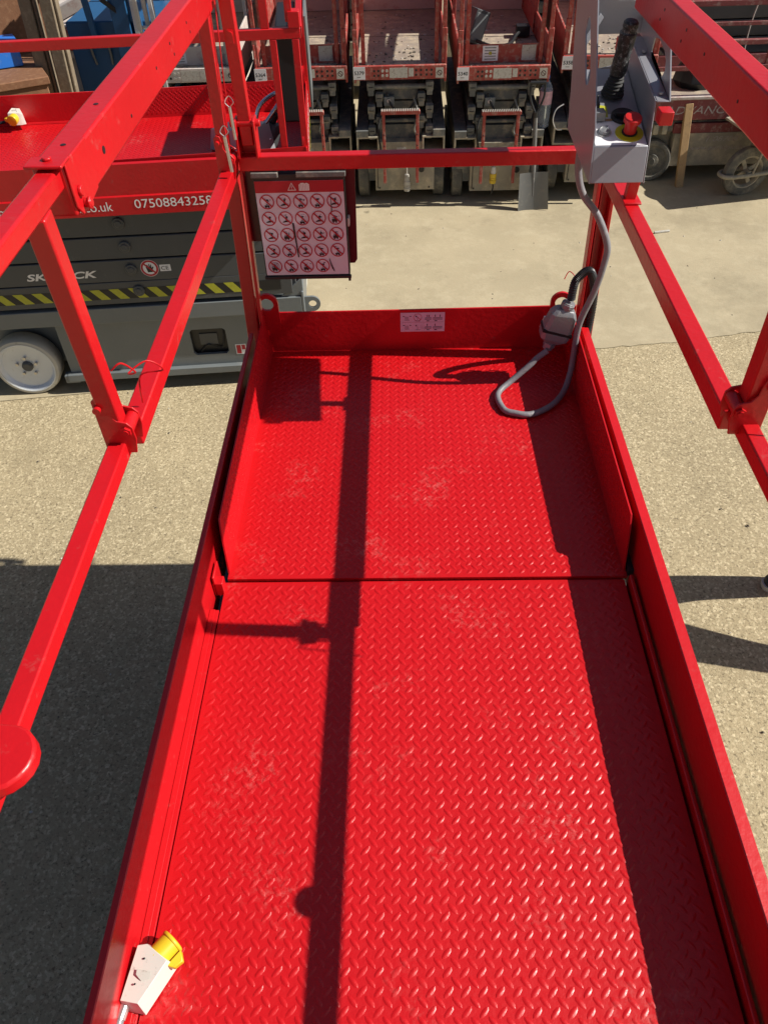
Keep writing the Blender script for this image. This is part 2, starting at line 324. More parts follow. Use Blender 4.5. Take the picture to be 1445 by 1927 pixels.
def arc(cx, cy, r, a0, a1, n=8): return [(cx + r * math.cos(R(a0 + (a1 - a0) * i / n)), cy + r * math.sin(R(a0 + (a1 - a0) * i / n))) for i in range(n + 1)]
def smooth_path(pts, sub=6):
    pts = [Vector(p) for p in pts]; out = []
    for i in range(len(pts) - 1):
        p0 = pts[max(i-1, 0)]; p1 = pts[i]; p2 = pts[i+1]; p3 = pts[min(i+2, len(pts)-1)]
        for k in range(sub):
            t = k / sub
            out.append(0.5 * ((2*p1) + (p2-p0)*t + (2*p0-5*p1+4*p2-p3)*t*t + (-p0+3*p1-3*p2+p3)*t*t*t))
    out.append(pts[-1]); return out
def structure(o): o['kind'] = 'structure'; return o

# ---------------------------------------------------------------- ground
mb = MB(); mb.default = 'rough_ground'; mb.add([(-250,-250,G),(250,-250,G),(250,250,G),(-250,250,G)], [(0,1,2,3)]); structure(mb.build('ground', smooth=0))
mb = MB(); mb.default = 'concrete'
edge = []
x = -60.0
while x < 60:
    base = 4.05 + 0.13 * (x - 1.2)
    if x < -2 or x > 6: edge.append((x, base)); x += 4.0
    else: edge.append((x, base + 0.02*math.sin(x*3.1) + random.uniform(-0.010, 0.010))); x += 0.05
pts = [(px, py, G + 0.004) for px, py in edge] + [(60, 60, G + 0.004), (-60, 60, G + 0.004)]
mb.add(pts, [list(range(len(pts)))]); structure(mb.build('concrete_yard', smooth=0))

# ================================================================ near lift base (shared by the two new lifts)
def lift_base(root):
    P = root
    # ---- decks
    d = MB(); d.default = 'deck'
    d.box(-0.449, 0.549, -0.62, 1.2385, -0.012, 0.0); d.lozenges(-0.443, 0.543, -0.61, 1.232, 0.0)
    d.build('main_deck', P, smooth=25)
    e = MB(); e.default = 'deck'
    e.box(-0.444, 0.556, 1.243, 2.262, -0.004, 0.008); e.lozenges(-0.430, 0.545, 1.250, 2.255, 0.008, step=0.0265, L_=0.0110, W=0.0042)
    e.build('extension_deck', P, smooth=25)
    # ---- frame: outer walls
    w = MB()
    for sgn, xin, xo in ((-1, -0.474, -0.490), (1, 0.573, 0.598)):
        zt = 0.145
        if sgn < 0:
            sec = [(xin, -0.06), (xin, 0.0), (xin - 0.002, zt), (xin - 0.004, zt + 0.002), (xo, zt), (xo, 0.0), (xo - 0.008, -0.004), (xo - 0.008, -0.085), (xo, -0.09)]
        else:
            sec = [(xin, -0.06), (xin, zt), (xin + 0.002, zt + 0.002), (xo, zt + 0.0), (xo, 0.005), (xo + 0.008, 0.0), (xo + 0.008, -0.085), (xo, -0.09)]
        n = len(sec); y0, y1 = -0.66, 2.16
        w.add([(a, y0, b) for a, b in sec] + [(a, y1, b) for a, b in sec], [list(range(n)), list(range(2*n-1, n-1, -1))] + [(i, n+i, n+(i+1) % n, (i+1) % n) for i in range(n)])
    w.build('side_wall', P, smooth=30)
    l = MB()
    l.box(-0.461, -0.452, -0.62, 1.15, -0.03, 0.003)      # ledge beside the deck plate
    l.box(-0.4735, -0.4605, -0.62, 1.15, -0.05, 0.006)
    l.build('ledge', P, bevel=0.001)
    c = MB()
    c.box(0.5565, 0.5665, -0.62, 1.236, -0.06, 0.022); c.box(0.5475, 0.5535, -0.62, 1.2, -0.05, -0.02, 'rubber')
    c.build('roller_track', P, bevel=0.003)
    g = MB(); g.default = 'darkgrey'; g.box(-0.455, 0.565, -0.62, 2.15, -0.085, -0.055); g.build('under_frame', P)
    # roller bracket at the end of the left channel
    rb = MB(); rb.box(-0.472, -0.447, 1.205, 1.232, -0.01, 0.035); rb.box(-0.470, -0.464, 1.205, 1.262, -0.01, 0.058); rb.build('roller_bracket', P, bevel=0.002)
    # ---- toe boards of the extension
    def board(xb, xt, sgn):
        b_ = MB()
        pl = [(1.262, 0.008), (1.300, 0.118), (1.318, 0.150), (2.215, 0.165), (2.262, 0.165), (2.262, 0.008)]
        def fn(p, t):
            k = (p[1] - 0.008) / 0.157
            return (xb + (xt - xb) * k + t, p[0], p[1])
        b_.prism(pl, fn, 0, sgn * 0.004)
        if sgn < 0:
            b_.lozenges(1.33, 2.20, 0.02, 0.150, 0, step=0.0265, fn=lambda a, bb, z: (xb + (xt - xb) * ((bb - 0.008) / 0.157) + z + 0.0001, a, bb), H=0.0012)
        else:
            b_.lozenges(1.33, 2.20, 0.02, 0.150, 0, step=0.0265, fn=lambda a, bb, z: (xb + (xt - xb) * ((bb - 0.008) / 0.157) - z - 0.0001, a, bb), H=0.0012)
        b_.build('toe_board', P, smooth=25)
    board(-0.441, -0.452, -1); board(0.550, 0.5525, 1)
    ss = MB(); ss.default = 'rubber'; ss.box(0.5585, 0.5715, 1.25, 2.15, 0.0, 0.02); ss.build('gap_shade_strip', P)  # black strips added in both side gaps to stand in for their deep shade
    ss = MB(); ss.default = 'rubber'; ss.box(-0.472, -0.460, 1.29, 2.15, 0.0, 0.02); ss.build('gap_shade_strip', P)
    f = MB()
    f.prism([(-0.455, 0.0), (-0.455, 0.130), (-0.43, 0.158), (0.0, 0.160), (0.56, 0.166), (0.575, 0.166), (0.575, 0.0)], lambda p, t: (p[0], t, p[1]), 2.262, 2.268)
    f.build('front_toe_board', P, bevel=0.0015)
    le = MB()
    out = arc(-0.437, 0.196, 0.036, 0, 180, 12) + [(-0.473, 0.10), (-0.401, 0.10)]
    o1 = holed_plate('lifting_eye', out, [arc(-0.438, 0.194, 0.022, 0, 340, 14)], lambda a, b, z: (a, 2.254 + z, b), 0.010, 'red', P)
    out = arc(0.520, 0.186, 0.034, 0, 180, 12) + [(0.486, 0.10), (0.554, 0.10)]
    holed_plate('lifting_eye', out, [arc(0.520, 0.184, 0.020, 0, 340, 14)], lambda a, b, z: (a, 2.254 + z, b), 0.010, 'red', P)
    # load sticker on the front board
    T = Matrix.Translation((-0.002, 2.2615, 0.078)) @ Matrix(((1,0,0,0),(0,0,-1,0),(0,1,0,0),(0,0,0,1)))
    s = MB(T); s.rect(0, 0.147, 0, 0.072, 0.0006, 'signpink')
    s.rect(0.004, 0.143, 0.0355, 0.0362, 0.001, 'signred'); s.ring(0.057, 0.054, 0.0125, 0.0138, 0.001, mm='signred')
    s.add([(0.048,0.062,0.001),(0.066,0.045,0.001),(0.067,0.0463,0.001),(0.049,0.0633,0.001)], [(0,1,2,3)], 'signred')
    for ry in (0.043, 0.009):
        s.rect(0.008, 0.014, ry+0.014, ry+0.0165, 0.001, 'black'); s.rect(0.030, 0.036, ry+0.014, ry+0.0165, 0.001, 'black')
        for k in range(3): s.rect(0.016+k*0.004, 0.0172+k*0.004, ry+0.004, ry+0.014, 0.001, 'black')
        s.rect(0.014, 0.030, ry+0.0005, ry+0.002, 0.001, 'black'); s.rect(0.048, 0.066, ry-0.003, ry-0.0018, 0.001, 'black')
        s.rect(0.0565, 0.0575, ry, ry+0.014, 0.001, 'black'); s.rect(0.050, 0.054, ry+0.012, ry+0.016, 0.001, 'black')
        for q, wd in ((0.082, 0.021), (0.108, 0.031)):
            s.rect(q, q+wd, ry+0.002, ry+0.003, 0.001, 'black'); s.rect(q, q+wd, ry+0.009, ry+0.010, 0.001, 'black')
            k = 0.0
            while k < wd: s.rect(q+k, q+k+0.0009, ry+0.002, ry+0.010, 0.001, 'black'); k += 0.0033
            s.rect(q+0.006, q+0.0085, ry+0.012, ry+0.020, 0.001, 'black'); s.rect(q+wd-0.009, q+wd-0.0065, ry+0.012, ry+0.020 - (0.008 if ry < 0.02 else 0), 0.001, 'black')
            s.rect(q+0.005, q+0.014, ry-0.004, ry-0.001, 0.001, 'black')
    s.build('load_sticker', P, smooth=0)
    # ---- scissor stack
    lv = [(-0.112, -0.226), (-0.234, -0.348), (-0.356, -0.474)]
    for k, (a, b) in enumerate(lv):
        s = MB(); s.default = 'darkgrey'
        for sx in (-1, 1):
            s.beam((sx*0.485, 0.12, (a+b)/2), (sx*0.485, 2.16, (a+b)/2 - 0.012), 0.030, a-b)
            s.beam((sx*0.445, 0.10, (a+b)/2 - 0.01), (sx*0.445, 2.14, (a+b)/2 + 0.002), 0.030, (a-b)*0.95)
            s.cyl((sx*0.495, 1.305, (a+b)/2), (sx*0.512, 1.305, (a+b)/2), 0.030, 20); s.cyl((sx*0.505, 1.305, (a+b)/2), (sx*0.517, 1.305, (a+b)/2), 0.018, 16)
        for yy in (0.2, 1.305, 2.08): s.cyl((-0.44, yy, (a+b)/2), (0.44, yy, (a+b)/2), 0.022, 12)
        s.build('scissor_arm', P, bevel=0.004)
    s = MB(); s.default = 'darkgrey'
    for sx in (-1, 1):
        s.beam((sx*0.485, 0.12, -0.545), (sx*0.485, 2.12, -0.545), 0.030, 0.125)
        s.beam((sx*0.445, 0.10, -0.545), (sx*0.445, 2.14, -0.545), 0.030, 0.118)
        s.cyl((sx*0.495, 1.316, -0.535), (sx*0.512, 1.316, -0.535), 0.030, 20); s.cyl((sx*0.505, 1.316, -0.535), (sx*0.517, 1.316, -0.535), 0.018, 16)
    arm = s.build('scissor_arm', P, bevel=0.004)
    hz = MB(); x_ = 0.5012
    y = 0.16
    hz.default = 'black'
    hz.add([(x_, 0.14, -0.578), (x_, 2.06, -0.578), (x_, 2.06, -0.520), (x_, 0.14, -0.520)], [(0,1,2,3)], 'black')
    while y < 1.96:
        hz.add([(x_+0.0006, y+0.050, -0.578), (x_+0.0006, y+0.100, -0.578), (x_+0.0006, y+0.050, -0.520), (x_+0.0006, y, -0.520)], [(0,1,2,3)], 'hazyellow'); y += 0.1
    hz.build('hazard_tape', P, smooth=0)
    # ---- chassis
    s = MB(); s.default = 'midgrey'
    for sx in (-1, 1):
        s.box(min(sx*0.50, sx*0.40), max(sx*0.50, sx*0.40), 0.10, 2.16, -0.722, -0.63)     # long top rail
    s.box(-0.40, 0.40, 0.10, 2.16, -0.70, -0.66); s.box(-0.42, 0.42, 0.78, 1.80, -1.05, -0.70); s.box(-0.33, 0.33, 0.12, 0.78, -1.05, -0.70); s.box(-0.33, 0.33, 1.80, 2.13, -1.05, -0.70)
    s.box(-0.50, 0.50, 2.16, 2.175, -0.80, -0.60)
    for sx in (-1, 1):
        s.prism([(2.05, -0.63), (2.175, -0.52), (2.175, -0.63)], lambda p, t: (t, p[0], p[1]), sx*0.49, sx*0.48)
    ch = s.build('chassis', P, bevel=0.004)
    out = arc(2.215, -0.70, 0.045, -90, 90, 10) + [(2.165, -0.655), (2.165, -0.745)]
    holed_plate('towing_eye', out, [arc(2.217, -0.70, 0.022, 0, 340, 12)], lambda a, b, z: (0.455 + z, a, b), 0.014, 'midgrey', ch)
    s = MB(); s.default = 'midgrey'
    fnp = lambda a, b, z: (0.452 + z, a, b)
    dp = holed_plate('side_panel', [(0.80, -0.725), (1.85, -0.725), (1.85, -1.045), (0.80, -1.045)], [[(1.53,-0.815),(1.70,-0.815),(1.715,-0.83),(1.715,-0.965),(1.70,-0.98),(1.53,-0.98),(1.515,-0.965),(1.515,-0.83)]], fnp, 0.02, 'midgrey', P)
    s = MB(); s.default = 'midgrey'; s.box(0.44, 0.492, 0.78, 1.86, -1.090, -1.046); s.box(0.44, 0.487, 0.76, 0.84, -1.100, -1.050); s.build('skirt_lip', P, bevel=0.003)
    s = MB(); s.default = 'black'; s.box(0.425, 0.43, 1.5, 1.73, -1.0, -0.8); s.box(0.431, 0.436, 1.56, 1.66, -0.93, -0.86, 'darkgrey'); s.tube(smooth_path([(0.44,1.55,-0.98),(0.442,1.6,-0.93),(0.441,1.68,-0.95),(0.44,1.7,-0.84)]), 0.004, 6, 'rubber'); s.build('battery_bay', P)
    s = MB(); 
    s.box(0.4625, 0.4635, 1.755, 1.815, -0.99, -0.925, 'white'); s.box(0.4637, 0.4642, 1.76, 1.785, -0.985, -0.93, 'signred'); s.box(0.4637, 0.4642, 1.79, 1.81, -0.96, -0.93, 'signred'); s.build('warning_sticker', P)
    for wx, wy in ((1, 0.56), (1, 1.98), (-1, 0.56), (-1, 1.98)):
        wl = MB(); r = 0.182; zc = G + r; xo = wx * 0.50
        ax = (wx, 0, 0)
        wl.default = 'tyre'
        wl.lathe((wx*0.350, wy, zc), ax, [(0, r-0.03), (0.004, r-0.008), (0.02, r), (0.095, r), (0.111, r-0.008), (0.115, r-0.03), (0.04, r-0.03), (0, r-0.03)], 40, 'tyre', False)
        wl_o = wl.build('wheel', P, smooth=35)
        rm = MB(); rm.lathe((wx*0.350, wy, zc), ax, [(0.08, 0.0), (0.085, 0.03), (0.084, 0.10), (0.088, 0.135), (0.110, 0.150), (0.117, 0.158), (0.117, r-0.029), (0.05, r-0.029), (0.05, 0.0)], 40, 'rim', False)
        rm.lathe((wx*0.350, wy, zc), ax, [(0.08, 0.032), (0.098, 0.030), (0.104, 0.022), (0.104, 0.0)], 20, 'darkgrey')
        for k in range(5):
            a = k * math.tau / 5 + 0.3
            rm.cyl((wx*0.350 + wx*0.082, wy + 0.055*math.cos(a), zc + 0.055*math.sin(a)), (wx*0.350 + wx*0.102, wy + 0.055*math.cos(a), zc + 0.055*math.sin(a)), 0.009, 6, mm='metal')
        rm.build('wheel_disc', wl_o, smooth=35)
    st = MB(); st.beam((-0.2,-0.68,-0.7),(-0.2,-0.68,-1.0),0.03,0.03); st.beam((0.2,-0.68,-0.7),(0.2,-0.68,-1.0),0.03,0.03)
    for zz in (-0.75,-0.95): st.box(-0.2, 0.2, -0.70, -0.66, zz-0.012, zz+0.012)
    st.box(-0.215, 0.215, -0.70, 0.14, -0.70, -0.66); st.build('ladder', P, bevel=0.002)

def hinge_bracket(P, xo, xi, y0, y1, base=0.662):
    """pair of plates standing across the rail, tall on the outer side, with the pivot between them; the post folds inward"""
    d = 1 if xi > xo else -1
    ow = abs(xi - xo)
    f = lambda t: xo + d * t
    poly = [(f(-0.004), base-0.020), (f(-0.004), base+0.088), (f(0.004), base+0.096), (f(0.014), base+0.092), (f(0.018), base+0.078), (f(0.020), base+0.060), (f(0.028), base+0.048), (f(ow), base+0.044), (f(ow+0.008), base+0.034), (f(ow+0.009), base+0.010), (f(ow+0.003), base-0.020)]
    b_ = MB()
    for yy in (y0, y1): b_.prism(poly if d > 0 else poly[::-1], lambda p, t: (p[0], yy + t, p[1]), -0.0018, 0.0018)
    b_.box(min(f(-0.0035), f(-0.0005)), max(f(-0.0035), f(-0.0005)), y0+0.002, y1-0.002, base-0.018, base+0.030)
    px_, pz = f(ow - 0.004), base + 0.027
    b_.cyl((px_, y0+0.0015, pz), (px_, y1-0.0015, pz), 0.0115, 14)
    o = b_.build('hinge_bracket', P, bevel=0.0012)
    k = MB(); k.cyl((px_, y0-0.009, pz), (px_, y1+0.010, pz), 0.0055, 10); k.cyl((px_, y0-0.007, pz), (px_, y0-0.0020, pz), 0.0095, 6); k.cyl((px_, y1+0.0022, pz), (px_, y1+0.007, pz), 0.0095, 6)
    k.build('pivot_bolt', o)
    k = MB(); k.cyl((f(0.005), y0-0.012, base+0.076), (f(0.005), y1+0.014, base+0.076), 0.0065, 12); k.build('lock_bolt', o)
    return o

def pin_on_wire(P, pts, tail, r=0.0016):
    w = MB(); w.tube(smooth_path(pts), r, 6, 'red'); o = w.build('lanyard', P)
    if tail:
        t = MB(); t.cyl(tail[0], tail[1], 0.0045, 10, mm='metal'); t.tube(smooth_path([Vector(tail[0]) + Vector((0,0,0)), Vector(tail[0]) + Vector((0.012, 0, 0.012)), Vector(tail[0]) + Vector((0, 0.01, 0.024)), Vector(tail[0]) + Vector((-0.01, 0, 0.012)), tail[0]]), 0.0012, 6, 'metal'); t.build('lock_pin', o)

def bolts(mbx, pts, ax, r=0.008, h=0.004, n=6):
    for p in pts: mbx.cyl(p, Vector(p) + Vector(ax) * h, r, n)

# ================================================================ our lift
lift = empty('scissor_lift', 'red scissor lift platform in the foreground with chequer plate deck, seen from above', 'scissor lift', (0, 0, 0))
lift_base(lift)
# mid rails
def mid(xa, xb, y0, y1, z0=0.631, z1=0.663):
    a = MB(); a.box(xa, xb, y0, y1, z0, z1); return a.build('mid_rail', lift, bevel=0.003)
mid(-0.500, -0.469, -0.66, 1.075); mid(-0.494, -0.458, 1.045, 2.285, 0.621, 0.660)
mid(0.573, 0.602, -0.66, 1.10); mid(0.5575, 0.594, 1.07, 2.285, 0.616, 0.658)
a = MB(); a.box(-0.457, 0.5565, 2.250, 2.2845, 0.622, 0.6615); a.build('front_mid_rail', lift, bevel=0.003)
# top rails: inner tube at the rear, wider channel sliding over it
def top(xa, xb, y0, y1, z0, z1, nm='top_rail'):
    a = MB(); a.box(xa, xb, y0, y1, z0, z1); return a.build(nm, lift, bevel=0.004)
top(-0.489, -0.459, -0.66, 1.10, 1.069, 1.098); top(0.569, 0.598, -0.66, 1.10, 1.019, 1.091)  # right tube, out of view, is shaped taller for its shadow on the left wall
lt = top(-0.497, -0.452, 1.055, 2.25, 1.031, 1.102, 'top_rail_channel')
rt = top(0.562, 0.603, 1.055, 2.15, 1.024, 1.099, 'top_rail_channel')
for x_, sg, rail_ in ((-0.452, 1, lt), (0.562, -1, rt)):
    hs = MB(); hs.default = 'black'
    for yy, zz in ((1.90, 1.075), (1.92, 1.053), (1.73, 1.078), (1.75, 1.054), (1.60, 1.07), (1.39, 1.055), (1.22, 1.062)):
        if yy < 1.3 and sg > 0: r_ = 0.006
        else: r_ = 0.003
        hs.cyl((x_ - sg*0.001, yy, zz), (x_ + sg*0.0008, yy, zz), r_, 10)
    if sg > 0:
        for yy in (1.13, 1.30): hs.cyl((-0.474, yy, 1.101), (-0.474, yy, 1.1028), 0.004, 10)
    hs.build('bolt_holes', rail_)
cl = MB()
cl.prism([(1.055,1.106),(1.150,1.106),(1.150,1.034),(1.090,1.026),(1.070,1.028),(1.055,1.044)], lambda p, t: (t, p[0], p[1]), -0.4515, -0.4480)
cl.box(-0.500, -0.4480, 1.040, 1.075, 1.1025, 1.107); cl.cyl((-0.474,1.062,1.107),(-0.474,1.062,1.111),0.007,6)
cl.cyl((-0.448, 1.075, 1.060), (-0.443, 1.075, 1.060), 0.008, 8); cl.cyl((-0.448, 1.082, 1.040), (-0.437, 1.082, 1.040), 0.007, 8); cl.cyl((-0.442, 1.082, 1.040), (-0.438, 1.082, 1.040), 0.010, 6)
cl.build('rail_collar', lift, bevel=0.0015)
ft = MB(); ft.box(-0.45, 0.5615, 2.252, 2.288, 1.045, 1.09); ft.build('front_top_rail', lift, bevel=0.004)
# posts
def post(a, b, w, h, nm='post', up=(0, 1, 0)):
    p_ = MB(); p_.beam(a, b, w, h, up=up); return p_.build(nm, lift, bevel=0.003)
post((-0.4835, 1.019, 0.675), (-0.4740, 0.979, 1.0695), 0.031, 0.032)
post((0.5850, 1.051, 0.675), (0.584, 1.056, 1.026), 0.031, 0.036)
post((-0.4845, -0.10, 0.664), (-0.4745, -0.10, 1.028), 0.030, 0.046); post((0.5875, -0.10, 0.664), (0.584, -0.10, 1.018), 0.028, 0.046)
post((-0.508, -0.63, 0.0), (-0.508, -0.63, 1.06), 0.034, 0.046); post((0.6165, -0.63, 0.0), (0.6165, -0.63, 1.06), 0.034, 0.046)
hinge_bracket(lift, -0.500, -0.457, 1.000, 1.042); hinge_bracket(lift, 0.603, 0.558, 1.028, 1.075)
# rounded plates by the rear posts
for x_ in (-0.4855, 0.5925):
    rp = MB(); k_ = 1.0 if x_ < 0 else 0.66; rp.prism([(a*k_ - (0.004 if x_ > 0 else 0), b*k_) for a, b in arc(0.012, 0.0, 0.042, -75, 75, 8) + [(-0.045, 0.048), (-0.045, -0.048)]], lambda p, t: (x_ + 0.006 + (p[0] if x_ < 0 else -p[0]), (0.418 if x_ < 0 else 0.452) + p[1], 0.6635 + t), 0.0, 0.022)
    rp.build('rounded_plate', lift, bevel=0.004)
post((-0.4775, 2.183, 0.675), (-0.474, 2.185, 1.030), 0.031, 0.038)
hinge_bracket(lift, -0.494, -0.457, 2.160, 2.206, 0.659)
# corner posts of the extension
post((-0.492, 2.235, 0.03), (-0.484, 2.262, 0.620), 0.040, 0.036)
cn = MB(); cn.beam((-0.4665, 2.252, 0.03), (-0.4575, 2.279, 0.618), 0.010, 0.030, up=(0, 1, 0)); cn.build('post_flange', lift, bevel=0.0015)
pr = MB()
pr.beam((0.608, 2.275, 0.03), (0.600, 2.295, 0.615), 0.052, 0.010, up=(0,1,0)); pr.beam((0.586, 2.252, 0.03), (0.5775, 2.272, 0.615), 0.010, 0.036, up=(0,1,0)); pr.beam((0.630, 2.252, 0.03), (0.6225, 2.272, 0.615), 0.010, 0.036, up=(0,1,0))
pr.beam((0.602, 2.262, 0.05), (0.594, 2.280, 0.61), 0.007, 0.012, up=(0,1,0))
pr.build('corner_post', lift, bevel=0.0015)
up_ = MB()
up_.beam((-0.424, 2.267, 0.690), (-0.429, 2.262, 1.045), 0.034, 0.030, up=(0,1,0)); up_.build('corner_post', lift, bevel=0.003)
ub = MB()
ub.box(-0.453, -0.447, 2.235, 2.2875, 0.6615, 0.760); ub.box(-0.402, -0.396, 2.235, 2.2875, 0.6615, 0.760); ub.box(-0.447, -0.402, 2.282, 2.2875, 0.6615, 0.745)
ub.cyl((-0.466, 2.258, 0.748), (-0.383, 2.258, 0.748), 0.010, 10); ub.build('folding_bracket', lift, bevel=0.0015)
sb = MB(); sb.beam((-0.427, 2.246, 0.940), (-0.427, 2.246, 0.970), 0.014, 0.008, up=(0,1,0)); sb.cyl((-0.427,2.247,0.962),(-0.427,2.236,0.962),0.007,10); sb.build('spring_catch', lift)
# stub carrying the control box, right front
rs = MB(); rs.beam((0.576, 1.93, 0.655), (0.582, 1.93, 0.745), 0.026, 0.026, up=(0,1,0)); rs.box(0.556, 0.60, 1.895, 1.965, 0.6585, 0.664); rs.build('rail_stub', lift, bevel=0.002)
rs = MB(); rs.box(0.578, 0.607, 1.825, 1.865, 0.868, 0.897)
rs.build('rail_stub', lift, bevel=0.002)
rs = MB(); rs.box(0.462, 0.484, 2.25, 2.28, 0.86, 0.935); rs.box(0.562, 0.605, 2.235, 2.27, 0.905, 0.938); rs.build('front_stub', lift, bevel=0.003)
# rear gate
gt = MB(); gt.box(-0.46, 0.57, -0.69, -0.662, 1.04, 1.09); gt.box(-0.47, 0.57, -0.69, -0.662, 0.63, 0.665); gt.box(-0.46, 0.57, -0.672, -0.662, 0.0, 0.15); gt.build('rear_gate', lift, bevel=0.003)
# lock pins on wires
pin_on_wire(lift, [(-0.445, 2.201, 1.044), (-0.445, 2.180, 0.955), (-0.451, 2.190, 0.871), (-0.449, 2.190, 0.766)], ((-0.444, 2.175, 0.819), (-0.440, 2.169, 0.740)))
pin_on_wire(lift, [(-0.451, 2.159, 1.039), (-0.453, 2.148, 0.924), (-0.457, 2.138, 0.819), (-0.455, 2.127, 0.766)], ((-0.457, 2.117, 0.766), (-0.451, 2.112, 0.677)))
pin_on_wire(lift, [(-0.444, 2.232, 1.081), (-0.438, 2.253, 0.997), (-0.424, 2.243, 0.966), (-0.409, 2.248, 0.960)], None)
pin_on_wire(lift, [(-0.472, 2.159, 0.740), (-0.440, 2.148, 0.724), (-0.451, 2.180, 0.714), (-0.440, 2.222, 0.698), (-0.428, 2.243, 0.662)], None)
pin_on_wire(lift, [(-0.469, 1.034, 0.786), (-0.452, 1.040, 0.796), (-0.441, 1.060, 0.765), (-0.458, 1.071, 0.755), (-0.430, 1.092, 0.765), (-0.410, 1.103, 0.739), (-0.452, 1.103, 0.728), (-0.462, 1.103, 0.670)], None)
pin_on_wire(lift, [(0.629, 1.017, 0.756), (0.645, 1.006, 0.787), (0.629, 1.001, 0.745), (0.620, 0.996, 0.683), (0.641, 0.985, 0.651)], None)
pin_on_wire(lift, [(0.529, 2.295, 0.242), (0.545, 2.306, 0.263), (0.566, 2.285, 0.242), (0.555, 2.274, 0.190)], None)

# manual box with the prohibition sign
mbx = MB(); mbx.default = 'maroonplate'
mbx.prism([(-0.457,0.620),(-0.129,0.620),(-0.136,0.334),(-0.144,0.322),(-0.413,0.316),(-0.424,0.334),(-0.427,0.391),(-0.431,0.398),(-0.457,0.398)], lambda p, t: (p[0], t, p[1]), 2.288, 2.293)
bp_ = mbx.build('sign_back_plate', lift, bevel=0.001)
mbx = MB(); mbx.default = 'black'
mbx.box(-0.425, -0.159, 2.251, 2.2875, 0.299, 0.613)
mbx.box(-0.429, -0.350, 2.245, 2.287, 0.604, 0.619, 'oldgrey'); mbx.box(-0.298, -0.155, 2.245, 2.287, 0.604, 0.619, 'oldgrey')
mbx.box(-0.429, -0.155, 2.245, 2.255, 0.293, 0.303); mbx.box(-0.159, -0.152, 2.255, 2.28, 0.454, 0.480, 'palewhite'); mbx.box(-0.165,-0.157,2.245,2.257,0.284,0.297)
mbo = mbx.build('manual_box', lift, bevel=0.002)
T = Matrix.Translation((-0.4215, 2.2502, 0.306)) @ Matrix(((1,0,0,0),(0,0,-1,0),(0,1,0,0),(0,0,0,1))) @ Matrix.Scale(1.046, 4)
s = MB(T); W_, H_ = 0.247, 0.276
s.rect(0, W_, 0, H_, 0.0004, 'signpink'); s.rect(0, W_, H_-0.032, H_, 0.0012, 'signred')
# warning triangle and book
def tri(cx, cy, r, z, mm): s.poly([(cx-r, cy-0.8*r), (cx+r, cy-0.8*r), (cx, cy+r)], z, mm)
tri(0.103, H_-0.0165, 0.0120, 0.0018, 'text'); tri(0.103, H_-0.0168, 0.0092, 0.0021, 'signred')
s.rect(0.1022, 0.1038, H_-0.019, H_-0.012, 0.0024, 'text'); s.rect(0.1022, 0.1038, H_-0.0225, H_-0.0208, 0.0024, 'text')
s.poly([(0.123,H_-0.027),(0.152,H_-0.027),(0.152,H_-0.010),(0.146,H_-0.006),(0.139,H_-0.008),(0.137,H_-0.006),(0.130,H_-0.006),(0.123,H_-0.011)], 0.0018, 'text')
for k in range(6): s.rect(0.1262+k*0.0042, 0.1268+k*0.0042, H_-0.025, H_-0.009, 0.0021, 'signred')
rnd = random.Random(3); cells = []
for r_ in range(5):
    for c_ in range(5):
        if r_ == 4 and c_ == 4: continue
        cells.append((0.0285 + c_*0.0475, H_ - 0.0565 - r_*0.0478, r_, c_))
for cx, cy, r_, c_ in cells:
    z = 0.0016
    kind = rnd.randrange(3)
    def R_(a, b, c, d): s.rect(cx+a, cx+b, cy+c, cy+d, z, 'black')
    # small machine, scissor zigzag and worker under the bar
    if kind == 0:
        R_(-0.007, 0.006, -0.014, -0.0095); s.disc(cx-0.004, cy-0.0145, 0.0022, z, 10, 'black'); s.disc(cx+0.004, cy-0.0145, 0.0022, z, 10, 'black')
        for k in range(3): R_(-0.003+0.0015*(k % 2), 0.0025+0.0015*(k % 2), -0.008+0.004*k, -0.0065+0.004*k)
        R_(-0.004, 0.005, 0.003, 0.006)
    elif kind == 1:
        R_(-0.010, 0.005, -0.012, -0.004); R_(-0.009, 0.004, -0.0015, 0.000); s.disc(cx-0.002, cy+0.004, 0.0025, z, 10, 'black'); R_(-0.0035, -0.0005, -0.004, 0.003)
        s.disc(cx-0.006, cy-0.0135, 0.002, z, 8, 'black'); s.disc(cx+0.002, cy-0.0135, 0.002, z, 8, 'black')
    else:
        s.poly([(cx-0.010, cy-0.012), (cx+0.010, cy-0.010), (cx+0.011, cy-0.006), (cx+0.001, cy-0.005), (cx-0.008, cy-0.009)], z, 'black')
        s.disc(cx+0.003, cy+0.004, 0.003, z, 10, 'black'); R_(-0.001, 0.004, -0.004, 0.002)
    for k in range(4): 
        a, b = rnd.uniform(-0.009, 0.009), rnd.uniform(0.000, 0.010); R_(a, a+rnd.uniform(0.001, 0.006), b, b+0.0013)
    if r_ == 4 and c_ == 0:
        for q in (0.004, 0.008, 0.012): s.ring(cx, cy, q, q+0.0008, z+0.0002, 16, 'black')
    s.ring(cx, cy, 0.0178, 0.0207, 0.0020, 30, 'signred')
    a, b = 0.0135, 0.0014
    s.add([(cx-a-b, cy+a-b, 0.0021), (cx+a-b, cy-a-b, 0.0021), (cx+a+b, cy-a+b, 0.0021), (cx-a+b, cy+a+b, 0.0021)], [(0,1,2,3)], 'signred')
s.poly([(0.100, 0.056), (0.1035, 0.056), (0.0985, 0.158), (0.093, 0.160)], 0.0026, 'black')
s.poly([(0.198, 0.020), (0.204, 0.010), (0.206, 0.010), (0.196, 0.040), (0.192, 0.055), (0.192, 0.045)], 0.0026, 'black')
